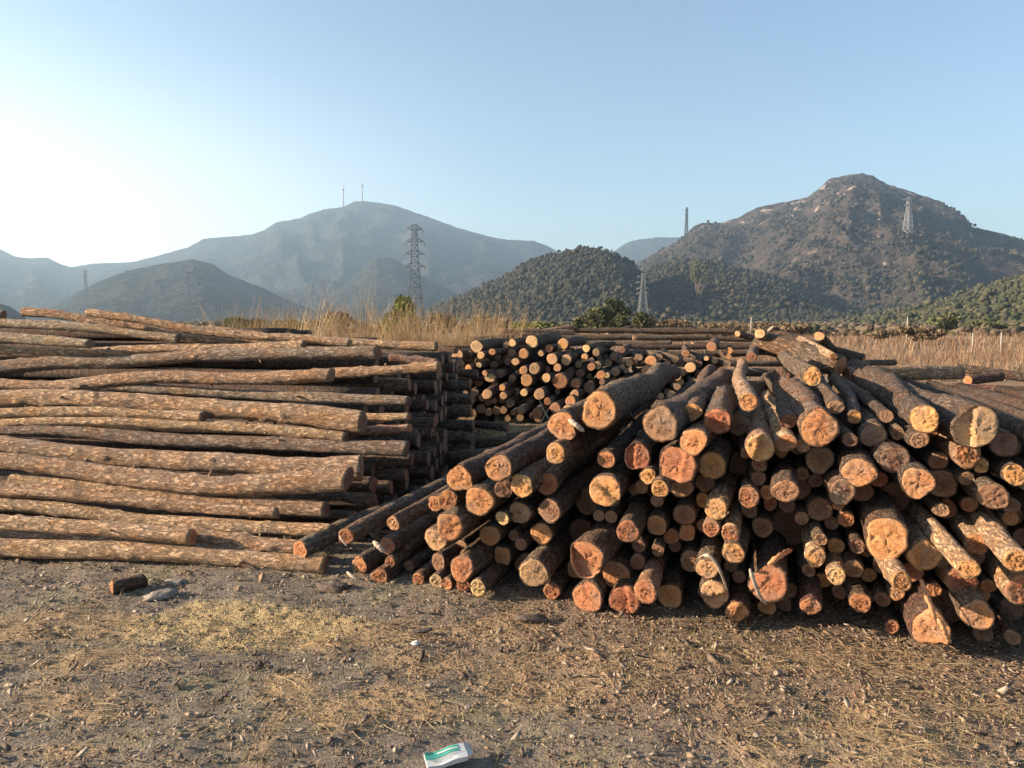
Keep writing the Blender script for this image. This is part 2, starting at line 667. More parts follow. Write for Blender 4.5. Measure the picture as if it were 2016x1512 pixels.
def ground_material():
    m, nt, bs = mat_new("trampled_earth")
    L = nt.links
    v = obj_coord(nt, False)
    n1 = noise(nt, v, 1.1, 5, 0.6)
    n2 = noise(nt, v, 6.0, 5, 0.65)
    n3 = noise(nt, v, 60.0, 4, 0.7)
    n4 = noise(nt, mapping(nt, v, (1, 2.2, 1)), 24.0, 4, 0.65, 0.5)
    soil = mix(nt, n2, (0.145, 0.117, 0.093), (0.275, 0.228, 0.182))
    straw = mix(nt, n4, (0.36, 0.235, 0.135), (0.56, 0.39, 0.23))
    green = mix(nt, n4, (0.23, 0.215, 0.125), (0.36, 0.33, 0.19))
    at = nd(nt, "ShaderNodeAttribute", attribute_name="litter")
    ats = nd(nt, "ShaderNodeSeparateColor")
    L.new(at.outputs["Color"], ats.inputs[0])
    s1 = ramp(nt, math_n(nt, 'ADD', math_n(nt, 'MULTIPLY', n1, 0.7), math_n(nt, 'MULTIPLY', n2, 0.3)), [(0.47, (0, 0, 0)), (0.60, (1, 1, 1))])
    s2 = ramp(nt, noise(nt, v, 2.3, 4, 0.6), [(0.50, (0, 0, 0)), (0.60, (1, 1, 1))])
    c = mix(nt, math_n(nt, 'MULTIPLY', s2, 0.35), soil, green)
    c = mix(nt, math_n(nt, 'MULTIPLY', s1, 0.12), c, straw)
    c = mix(nt, math_n(nt, 'MULTIPLY', ats.outputs[0], 0.9), c, straw)
    # bark-brown litter band in front of the stacks
    sep = nd(nt, "ShaderNodeSeparateXYZ")
    L.new(v, sep.inputs[0])
    brown = mix(nt, n4, (0.17, 0.115, 0.078), (0.34, 0.235, 0.155))
    c = mix(nt, math_n(nt, 'MULTIPLY', ats.outputs[1], 0.6), c, brown)
    c = mix(nt, math_n(nt, 'MULTIPLY', ats.outputs[2], 0.85), c, mix(nt, n3, (0.58, 0.43, 0.22), (0.76, 0.60, 0.34)))
    # beyond the yard: dry grass, then bushy plain
    dist = ramp(nt, math_n(nt, 'DIVIDE', sep.outputs[1], 100.0), [(0.10, (0, 0, 0)), (0.16, (1, 1, 1))])
    dry = mix(nt, noise(nt, v, 0.35, 5, 0.65), (0.21, 0.135, 0.080), (0.34, 0.235, 0.140))
    c = mix(nt, dist, c, dry)
    far = ramp(nt, math_n(nt, 'DIVIDE', sep.outputs[1], 1000.0), [(0.10, (0, 0, 0)), (0.35, (1, 1, 1))])
    bush = mix(nt, noise(nt, v, 0.06, 5, 0.65), (0.045, 0.05, 0.028), (0.17, 0.13, 0.08))
    c = mix(nt, far, c, bush)
    f = ramp(nt, n3, [(0.3, (0.62,) * 3), (0.7, (1.3,) * 3)])
    c = mix(nt, 1.0, c, f, 'MULTIPLY')
    L.new(c, bs.inputs["Base Color"])
    bump(nt, bs, math_n(nt, 'ADD', n3, math_n(nt, 'MULTIPLY', n4, 0.8)), 0.02, 1.0)
    bs.inputs["Roughness"].default_value = 1.0
    return m


M_GROUND = ground_material()
gme = new_mesh("ground", gv, gf, M_GROUND)
la = gme.color_attributes.new("litter", 'FLOAT_COLOR', 'POINT')
lc = np.zeros((len(gv), 4), dtype=np.float32)
_x, _y = gv[:, 0], gv[:, 1]
lc[:, 0] = straw_mask(_x, _y)
lc[:, 1] = red_band(_x, _y) * np.clip((5.4 - _y), 0, 1)
lc[:, 2] = saw_mask(_x, _y)
lc[:, 3] = 1
la.data.foreach_set("color", lc.ravel())
g = link("ground", gme)
tag(g, kind="structure")


# ------------------------------------------------------------------ mountains and hills
def hill_material(name, a, b, rock=None, rock_amt=0.0, scale=0.02, rockscale=0.012):
    m, nt, bs = mat_new(name)
    v = obj_coord(nt, False)
    n1 = noise(nt, v, scale, 6, 0.65)
    n2 = noise(nt, v, scale * 7, 4, 0.7)
    c = mix(nt, ramp(nt, n1, [(0.35, (0, 0, 0)), (0.65, (1, 1, 1))]), a, b)
    f = ramp(nt, n2, [(0.3, (0.6,) * 3), (0.7, (1.35,) * 3)])
    c = mix(nt, 1.0, c, f, 'MULTIPLY')
    if rock:
        rn = noise(nt, mapping(nt, v, (1.3, 1.3, 0.8)), rockscale, 5, 0.62, 0.8)
        sep = nd(nt, "ShaderNodeSeparateXYZ")
        nt.links.new(v, sep.inputs[0])
        hz = nd(nt, "ShaderNodeMapRange", i_1=70.0, i_2=170.0, i_3=-0.08, i_4=0.015)
        nt.links.new(sep.outputs[2], hz.inputs[0])
        rr = ramp(nt, math_n(nt, 'ADD', rn, hz.outputs[0]), [(0.575, (0, 0, 0)), (0.64, (1, 1, 1))])
        c = mix(nt, math_n(nt, 'MULTIPLY', rr, rock_amt), c, rock)
    nt.links.new(c, bs.inputs["Base Color"])
    bump(nt, bs, math_n(nt, 'ADD', n1, math_n(nt, 'MULTIPLY', n2, 0.35)), 0.28 / scale)
    bs.inputs["Roughness"].default_value = 1.0
    bs.inputs["Specular IOR Level"].default_value = 0.0
    return m


M_FAR = hill_material("far_slope", (0.022, 0.026, 0.024), (0.042, 0.043, 0.036), scale=0.006)
M_ROCKY = hill_material("rocky_slope", (0.034, 0.031, 0.028), (0.074, 0.058, 0.050), (0.33, 0.26, 0.22), 0.85, scale=0.014, rockscale=0.030)
M_WOODED = hill_material("wooded_slope", (0.036, 0.036, 0.022), (0.070, 0.060, 0.040), scale=0.03)
M_GREEN = hill_material("green_slope", (0.075, 0.085, 0.038), (0.17, 0.135, 0.07), scale=0.025)


class Hill:
    def __init__(self, name, sil, rf, rr, rb, mat, gully=0.12, gs=3.0, rough=0.012, seed=1, p=1.25, na=220, nr=90, base=-2.0, skew=0.0):
        sil = np.array(sil, float)
        self.a = np.arctan((sil[:, 0] - CX) / F / CP)         # azimuth, roughly
        h = []
        for x, y in sil:
            r = ray(x, y)
            h.append(EYE + r[2] / math.hypot(r[0], r[1]) * rr)
        self.az = np.array([math.atan2(ray(x, y)[0], ray(x, y)[1]) for x, y in sil])
        self.h = np.array(h)
        self.rf, self.rr, self.rb, self.seed, self.p = rf, rr, rb, seed, p
        self.gully, self.gs, self.rough, self.base = gully, gs, rough, base
        az = np.linspace(self.az[0], self.az[-1], na)
        k = int(nr * 0.72)
        rs = np.concatenate([np.linspace(rf, rr, k, endpoint=False), np.linspace(rr, rb, nr - k)])
        A, RR_ = np.meshgrid(az, rs)
        z = self.height(A.ravel(), RR_.ravel())
        v = np.stack([np.sin(A.ravel()) * RR_.ravel(), np.cos(A.ravel()) * RR_.ravel(), z], -1)
        i = np.arange(nr - 1)[:, None] * na + np.arange(na - 1)[None, :]
        f = np.stack([i, i + 1, i + na + 1, i + na], -1).reshape(-1, 4)
        self.ob = link(name, new_mesh(name, v, f, mat))
        tag(self.ob, kind="structure")

    def height(self, a, r):
        H = np.interp(a, self.az, self.h)
        t = np.where(r <= self.rr, (r - self.rf) / (self.rr - self.rf), 1 - (r - self.rr) / (self.rb - self.rr))
        t = np.clip(t, 0, 1)
        x = np.sin(a) * r
        y = np.cos(a) * r
        L = self.rr - self.rf
        q = np.stack([x, y, np.zeros_like(x)], -1) / L * self.gs
        sh = t ** self.p
        # spurs and gullies run down the slope
        qa = np.stack([a * self.rr / L * self.gs, t * 1.1, np.zeros_like(a)], -1)
        g1 = np.abs(fbm(qa * 1.3, self.seed, 3)) - 0.25
        g2 = np.abs(fbm(q * 2.6, self.seed + 5, 4)) - 0.22
        m = np.sin(np.pi * np.clip(t, 0, 1)) ** 0.8
        Hm = np.maximum(H, 10)
        bumpy = -(g1 * 1.5 + g2 * 0.9) * self.gully * Hm * m
        bumpy = bumpy * np.where(r > self.rr, 0.3, 1.0)
        rg = self.rough * Hm * fbm(np.stack([a * 260, t * 8, np.zeros_like(a)], -1), self.seed + 9, 3)
        z = (H - self.base) * sh + self.base + bumpy + rg * sh
        # never let the near slope rise above the line of sight to the ridge
        cap = EYE + (H - EYE) * r / self.rr - 0.002 * Hm
        return np.where(r < self.rr * 0.985, np.minimum(z, cap), z)

    def find(self, px, py):
        r0 = ray(px, py)
        a = math.atan2(r0[0], r0[1])
        sl = r0[2] / math.hypot(r0[0], r0[1])
        rs = np.linspace(self.rf, self.rr, 600)
        z = self.height(np.full_like(rs, a), rs)
        for r, zz in zip(rs, z):
            if zz >= EYE + sl * r:
                break
        return np.array([math.sin(a) * r, math.cos(a) * r, zz])


hill_far = Hill("mountain", [(-900, 560), (-400, 520), (-150, 470), (0, 490), (30, 505), (55, 508), (95, 507), (120, 520), (140, 526), (180, 519), (260, 516), (300, 506), (370, 487), (400, 470), (480, 463), (500, 460), (520, 453), (545, 437), (590, 430), (610, 420), (640, 412), (676, 407), (700, 396), (735, 397), (775, 404), (800, 412), (860, 433), (900, 448), (960, 465), (1000, 472), (1050, 474), (1080, 485), (1100, 497), (1150, 520), (1200, 545), (1300, 600)],
                1500, 3000, 3900, M_FAR, gully=0.22, gs=4.5, seed=4, na=320, nr=110, rough=0.006)
hill_dist = Hill("distant_hill", [(1100, 560), (1170, 520), (1215, 490), (1240, 475), (1290, 467), (1345, 468), (1420, 480), (1500, 520), (1600, 600)],
                 2600, 3400, 4000, M_FAR, gully=0.08, seed=8, na=80, nr=40)
hill_midleft = Hill("hill", [(-300, 625), (60, 615), (110, 600), (150, 577), (200, 552), (250, 533), (320, 519), (380, 510), (420, 520), (450, 541), (520, 568), (570, 592), (620, 612), (700, 630)],
                    900, 1400, 1800, M_FAR, gully=0.14, gs=3.2, seed=14, na=160, nr=70, rough=0.012)
hill_leftedge = Hill("hill", [(-500, 560), (-300, 565), (-100, 585), (0, 598), (20, 603), (50, 625)], 500, 700, 900, M_FAR, seed=31, na=50, nr=40)
hill_spur = Hill("hill", [(540, 632), (620, 600), (690, 550), (740, 505), (775, 510), (820, 535), (880, 568), (940, 602), (1000, 630)],
                 1100, 1700, 2100, M_FAR, gully=0.12, gs=3.0, seed=24, na=120, nr=60, rough=0.012)
hill_rocky = Hill("rocky_mountain", [(1120, 600), (1180, 560), (1250, 520), (1310, 487), (1335, 474), (1350, 462), (1365, 446), (1385, 438), (1420, 439), (1450, 430), (1490, 409), (1510, 404), (1540, 398), (1590, 388), (1620, 364), (1632, 352), (1660, 346), (1700, 341), (1715, 345), (1750, 363), (1800, 380), (1850, 396), (1890, 421), (1915, 447), (1960, 456), (2016, 472), (2100, 500), (2250, 530), (2500, 600)],
                  640, 1400, 2000, M_ROCKY, gully=0.32, gs=3.0, seed=44, na=380, nr=150, p=1.15, rough=0.008)
hill_near = Hill("wooded_hill", [(820, 634), (850, 618), (880, 600), (930, 575), (990, 549), (1020, 528), (1060, 509), (1110, 497), (1150, 491), (1180, 490), (1210, 500), (1245, 522), (1280, 560), (1330, 600), (1400, 632)],
                 420, 640, 860, M_WOODED, gully=0.13, gs=3.0, seed=54, na=200, nr=90, p=1.0, rough=0.015)
hill_foot = Hill("wooded_foothill", [(1200, 630), (1250, 570), (1290, 525), (1330, 512), (1390, 515), (1450, 530), (1520, 545), (1580, 572), (1640, 605), (1700, 635)],
                 520, 760, 980, M_WOODED, gully=0.18, gs=3.2, seed=64, na=160, nr=80, p=1.0, rough=0.015)
hill_green = Hill("green_hillside", [(1640, 636), (1700, 626), (1780, 610), (1860, 590), (1930, 566), (2016, 540), (2150, 500), (2400, 480)],
                  260, 480, 700, M_GREEN, gully=0.10, gs=3.0, seed=74, na=140, nr=70, p=1.1, rough=0.02)

# unit crown shapes (small faceted clumps) reused for the woods
def crown_variants(n, seed):
    """each crown is a ragged cluster of leaf-mass facets"""
    rg = np.random.default_rng(seed)
    out = []
    t = (1 + 5 ** 0.5) / 2
    ico = np.array([(-1, t, 0), (1, t, 0), (-1, -t, 0), (1, -t, 0), (0, -1, t), (0, 1, t), (0, -1, -t), (0, 1, -t), (t, 0, -1), (t, 0, 1), (-t, 0, -1), (-t, 0, 1)], float)
    ico /= np.linalg.norm(ico[0])
    fc = np.array([(0, 11, 5), (0, 5, 1), (0, 1, 7), (0, 7, 10), (0, 10, 11), (1, 5, 9), (5, 11, 4), (11, 10, 2), (10, 7, 6), (7, 1, 8), (3, 9, 4), (3, 4, 2), (3, 2, 6), (3, 6, 8), (3, 8, 9), (4, 9, 5), (2, 4, 11), (6, 2, 10), (8, 6, 7), (9, 8, 1)])
    for k in range(n):
        V, Fc, base = [], [], 0
        for j in range(3):
            c = rg.normal(0, 0.33, 3) * (1, 1, 0.7)
            c[2] += 0.75
            s = rg.uniform(0.38, 0.7)
            v = ico * (s * (1 + rg.uniform(-0.5, 0.45, (12, 1)))) * (1, 1, 0.85) + c
            V.append(v)
            Fc.append(fc + base)
            base += 12
        out.append((np.concatenate(V), np.concatenate(Fc)))
    return out


CROWNS = crown_variants(14, 5)
M_WOODS = multi_island("tree_foliage", [(0.020, 0.022, 0.014), (0.029, 0.029, 0.018), (0.043, 0.039, 0.025), (0.025, 0.025, 0.017), (0.060, 0.049, 0.035), (0.033, 0.036, 0.019), (0.026, 0.026, 0.018)], 0.95)
M_WOODS_GREEN = multi_island("green_foliage", [(0.042, 0.046, 0.022), (0.055, 0.059, 0.028), (0.034, 0.038, 0.019), (0.075, 0.067, 0.040)], 0.95)


def forest(name, hill, n, size, mat, seed, tmin=0.0, tmax=1.02, amin=None, amax=None, zmax=None, clump=0.0, single=False):
    rg = np.random.default_rng(seed)
    a = rg.uniform(hill.az[0] if amin is None else amin, hill.az[-1] if amax is None else amax, n)
    t = rg.uniform(tmin, tmax, n)
    r = hill.rf + (hill.rr - hill.rf) * t
    x, y = np.sin(a) * r, np.cos(a) * r
    if clump:
        q = np.stack([x, y, np.zeros_like(x)], -1) / 45.0
        keep = fbm(q, seed, 3) > clump
        a, r, x, y = a[keep], r[keep], x[keep], y[keep]
    z = hill.height(a, r)
    if zmax:
        keep = rg.uniform(0, 1, len(z)) > np.clip(z / zmax, 0, 1)
        x, y, z = x[keep], y[keep], z[keep]
    V, Fc, base = [], [], 0
    for k in range(len(x)):
        cv, cf = CROWNS[int(rg.integers(len(CROWNS)))]
        if single:
            cv, cf = (cv[:12] - (0, 0, 0.25)) * 1.5, cf[:20]
        s = size * rg.uniform(0.35, 1.0) * (1.7 if rg.uniform() > 0.93 else 1.1)
        th = rg.uniform(0, 6.28)
        c, sn = math.cos(th), math.sin(th)
        w = cv * (s, s, s * rg.uniform(0.8, 1.5))
        w = np.stack([w[:, 0] * c - w[:, 1] * sn, w[:, 0] * sn + w[:, 1] * c, w[:, 2]], -1)
        V.append(w + (x[k], y[k], z[k] - 0.35 * s))
        Fc.append(cf + base)
        base += len(cv)
    o = link(name, new_mesh(name, np.concatenate(V), np.concatenate(Fc), mat, smooth=False))
    tag(o, kind="stuff")
    return o


tag(forest("hill_woods", hill_near, 17000, 1.75, M_WOODS, 101, single=True), "dark mixed woodland covering the rounded hill behind the yard")
tag(forest("foothill_woods", hill_foot, 14000, 1.9, M_WOODS, 102, single=True), "brown and green woodland on the foothill below the rocky mountain")
tag(forest("mountain_scrub", hill_rocky, 26000, 2.7, M_WOODS, 103, tmin=0.0, tmax=0.93, zmax=330, clump=-0.3, single=True), "scattered scrub and trees on the rocky mountain slopes")
tag(forest("green_hillside_scrub", hill_green, 7000, 1.25, M_WOODS_GREEN, 104, clump=-0.15, single=True), "green bushes on the low hillside at the right")


def plain_scrub(name, n, yr, size, mat, seed, label):
    rg = np.random.default_rng(seed)
    y = yr[0] + (yr[1] - yr[0]) * rg.uniform(0, 1, n) ** 1.3
    x = rg.uniform(-0.78, 0.82, n) * y
    V, Fc, base = [], [], 0
    z = ground_h(x, y)
    for k in range(n):
        cv, cf = CROWNS[int(rg.integers(len(CROWNS)))]
        s_ = size * rg.uniform(0.3, 1.1)
        V.append(cv * (s_ * rg.uniform(1, 1.8), s_, s_) + (x[k], y[k], z[k] - 0.4 * s_))
        Fc.append(cf + base)
        base += len(cv)
    o = link(name, new_mesh(name, np.concatenate(V), np.concatenate(Fc), mat, smooth=False))
    tag(o, label, kind="stuff")


M_BRUSH = multi_island("brown_brush", [(0.085, 0.062, 0.042), (0.12, 0.09, 0.06), (0.055, 0.05, 0.032), (0.15, 0.115, 0.08), (0.065, 0.068, 0.036)], 0.95)
plain_scrub("plain_brush", 6500, (75, 420), 0.85, M_BRUSH, 140, "brown and dull green brush covering the plain before the hills")

# ------------------------------------------------------------------ logs
LOGS = []          # records for labelling


def frame_to(d):
    d = d / np.linalg.norm(d)
    up = np.array([0, 0, 1.0])
    s = np.cross(up, d)
    s /= np.linalg.norm(s)
    u = np.cross(d, s)
    return np.stack([s, u, d], 1)       # columns: local x, y, z in world


def log_meshes(P, rads, n=20, seed=0, tilt=None, step=None, near_fine=1.2, ds=0.035, ds_far=0.10, rough=1.0, knots=5, facenoise=0.002):
    """P: local polyline (m,3) starting at origin, running along +z.  Returns bark verts/faces, cap data."""
    rg = np.random.default_rng(seed)
    P = np.asarray(P, float)
    seg = np.linalg.norm(np.diff(P, axis=0), axis=1)
    s = np.concatenate([[0], np.cumsum(seg)])
    L = s[-1]
    ts = [0.0]
    while ts[-1] < L:
        ts.append(ts[-1] + (ds if ts[-1] < near_fine else ds_far))
    ts[-1] = L
    ts = np.array(ts)
    # smooth the path
    path = np.stack([np.interp(ts, s, P[:, k]) for k in range(3)], -1)
    if len(P) > 2:
        dense = np.linspace(0, L, 200)
        dp = np.stack([np.interp(dense, s, P[:, k]) for k in range(3)], -1)
        kern = np.hanning(41)
        kern /= kern.sum()
        pad = np.vstack([2 * dp[0] - dp[20:0:-1], dp, 2 * dp[-1] - dp[-2:-22:-1]])
        dp = np.stack([np.convolve(pad[:, k], kern, mode='valid') for k in range(3)], -1)
        path = np.stack([np.interp(ts, dense, dp[:, k]) for k in range(3)], -1)
    rad = np.interp(ts, np.linspace(0, L, len(rads)), rads)
    ph = rg.uniform(0, 6.28, 4)
    path[:, 0] += 0.012 * np.sin(ts * 2.1 + ph[0]) - 0.012 * math.sin(ph[0])
    path[:, 1] += 0.010 * np.sin(ts * 2.9 + ph[1]) - 0.010 * math.sin(ph[1])
    m = len(ts)
    th = np.linspace(0, 2 * np.pi, n, endpoint=False)
    TH, TS = np.meshgrid(th, ts)
    RA = np.repeat(rad[:, None], n, 1)
    cx, cy = np.cos(TH), np.sin(TH)
    p1 = np.stack([(cx * 1.2).ravel(), (cy * 1.2).ravel(), (TS * 2.0).ravel()], -1)
    p2 = np.stack([(cx * RA * 26).ravel(), (cy * RA * 26).ravel(), (TS * 9).ravel()], -1)
    ov = rg.uniform(-0.07, 0.07)
    f = 1 + ov * np.cos(2 * (TH - ph[2])) + 0.11 * rough * vnoise(p1, seed).reshape(m, n) + 0.075 * rough * fbm(p2, seed + 3, 2).reshape(m, n)
    for k in range(knots):
        t0, a0 = rg.uniform(0.15, L), rg.uniform(0, 6.28)
        da = np.angle(np.exp(1j * (TH - a0)))
        f += rg.uniform(0.12, 0.30) * np.exp(-((TS - t0) / 0.035) ** 2 - (da / 0.33) ** 2)
    X = RA * f * cx
    Y = RA * f * cy
    Z = np.zeros_like(X)
    tx, ty = tilt if tilt is not None else rg.normal(0, 0.10, 2)
    Z += (tx * X + ty * Y) * np.exp(-TS / 0.10)
    tx2, ty2 = rg.normal(0, 0.1, 2)
    Z += (tx2 * X + ty2 * Y) * np.exp(-(L - TS) / 0.10)
    V = np.stack([X, Y, Z], -1) + path[:, None, :]
    i = np.arange(m - 1)[:, None] * n
    j = np.arange(n)[None, :]
    Q = np.stack([i + j, i + (j + 1) % n, i + n + (j + 1) % n, i + n + j], -1).reshape(-1, 4)
    vv = V.reshape(-1, 3)
    # inner lip: the thickness of the bark at both ends
    lip0 = path[0] + (V[0] - path[0]) * 0.93
    lip1 = path[-1] + (V[-1] - path[-1]) * 0.93
    b0 = len(vv)
    vv = np.vstack([vv, lip0, lip1])
    jj = np.arange(n)
    QL0 = np.stack([b0 + jj, b0 + (jj + 1) % n, (jj + 1) % n, jj], -1)
    e = (m - 1) * n
    QL1 = np.stack([e + jj, e + (jj + 1) % n, b0 + n + (jj + 1) % n, b0 + n + jj], -1)
    Q = np.vstack([Q, QL0, QL1])
    caps = []
    for ring, c, sgn in ((lip0, path[0], -1), (lip1, path[-1], 1)):
        levels = [1.0, 1.0, 0.86, 0.72, 0.58, 0.44, 0.30, 0.15]
        cv, uv = [], []
        for li, lv in enumerate(levels):
            q = c + (ring - c) * lv
            if li > 0:
                q = q + np.array([0, 0, sgn * 0.003])
                q[:, 2] += rg.normal(0, facenoise, n)
            cv.append(q)
            uv.append(np.stack([np.cos(th) * lv, np.sin(th) * lv], -1))
        cv = np.concatenate(cv + [c[None, :] + np.array([[0, 0, sgn * 0.003]])])
        uv = np.concatenate(uv + [np.zeros((1, 2))])
        if step and sgn < 0:
            ang, d, h = step
            rr = np.linalg.norm(ring - c, axis=1).mean()
            side = ((cv[:, 0] - c[0]) * math.cos(ang) + (cv[:, 1] - c[1]) * math.sin(ang)) / rr
            on = side > d
            on[:n] = False
            cv[on, 2] -= h
        nl = len(levels)
        i = np.arange(nl - 1)[:, None] * n
        j = np.arange(n)[None, :]
        if sgn < 0:
            q4 = np.stack([i + j, i + n + j, i + n + (j + 1) % n, i + (j + 1) % n], -1).reshape(-1, 4)
            t3 = np.stack([np.full(n, nl * n), (np.arange(n) + 1) % n + (nl - 1) * n, np.arange(n) + (nl - 1) * n], -1)
        else:
            q4 = np.stack([i + (j + 1) % n, i + n + (j + 1) % n, i + n + j, i + j], -1).reshape(-1, 4)
            t3 = np.stack([np.full(n, nl * n), np.arange(n) + (nl - 1) * n, (np.arange(n) + 1) % n + (nl - 1) * n], -1)
        caps.append((cv, [q4, t3], uv))
    return vv, Q, caps, path, rad


def make_log(A, B, r0, r1, cut='o', bark=0, via=None, seed=None, back=True, stubs=0, label=None, group=None, name="log", **kw):
    """A, B: world ends.  via: extra world points between.  One thing with bark and cut ends as parts."""
    global LOG_SEED
    LOG_SEED += 1
    seed = LOG_SEED if seed is None else seed
    A = np.array(A, float)
    B = np.array(B, float)
    M = frame_to(B - A)
    pts = [A] + [np.array(p) for p in (via or [])] + [B]
    loc = np.array([M.T @ (p - A) for p in pts])
    vv, Q, caps, path, rad = log_meshes(loc, [r0, r1] if not isinstance(r0, (list, tuple)) else list(r0), seed=seed, **kw)
    root = empty(name, A, None, "log", group)
    mat = Matrix(((M[0, 0], M[0, 1], M[0, 2]), (M[1, 0], M[1, 1], M[1, 2]), (M[2, 0], M[2, 1], M[2, 2])))
    root.rotation_mode = 'QUATERNION'
    root.rotation_quaternion = mat.to_quaternion()
    link("bark", new_mesh("bark", vv, Q, BARK[bark]), root)
    link("cut_end", new_mesh("cut_end", caps[0][0], caps[0][1], CUT[cut], smooth=False, uv=caps[0][2]), root)
    if back:
        link("cut_end", new_mesh("cut_end", caps[1][0], caps[1][1], CUT[cut if cut != 'p' else 'o'], smooth=False, uv=caps[1][2]), root)
    sr = random.Random(seed)
    Lz = path[-1][2]
    for k in range(stubs):
        zc = sr.uniform(0.12, 0.9) * min(Lz, 4.0)
        i0 = int(np.argmin(np.abs(path[:, 2] - zc)))
        th = sr.uniform(0, 6.28)
        dr = np.array([math.cos(th), math.sin(th), sr.uniform(-0.5, 0.5)])
        rr = rad[i0]
        ln = sr.uniform(0.25, 0.8) * rr
        w = sr.uniform(0.10, 0.20) * rr
        b = MB()
        b.tube([path[i0] + dr * rr * 0.85, path[i0] + dr * (rr + ln * 0.6), path[i0] + dr * (rr + ln)], [w * 1.3, w, w * 0.6], 7)
        b.build("branch_stub", BARK[bark], root)
    if label:
        root["label"] = label
    return root


LOG_SEED = 1000

# ---- right-hand pile: logs lie parallel, their far ends towards this direction
dvec = ray(1500, 636)
AX = np.array([dvec[0], dvec[1], 0.0])
AX /= np.linalg.norm(AX)
PERP = np.array([AX[1], -AX[0], 0])


def end_point(px, py, rec, lean=0.08, c0=3.93):
    r = ray(px, py)
    z = 0.5
    for _ in range(8):
        c = c0 + lean * max(z, 0) + rec
        s = c / (AX[0] * r[0] + AX[1] * r[1])
        z = EYE + r[2] * s
    return np.array([r[0] * s, r[1] * s, z])


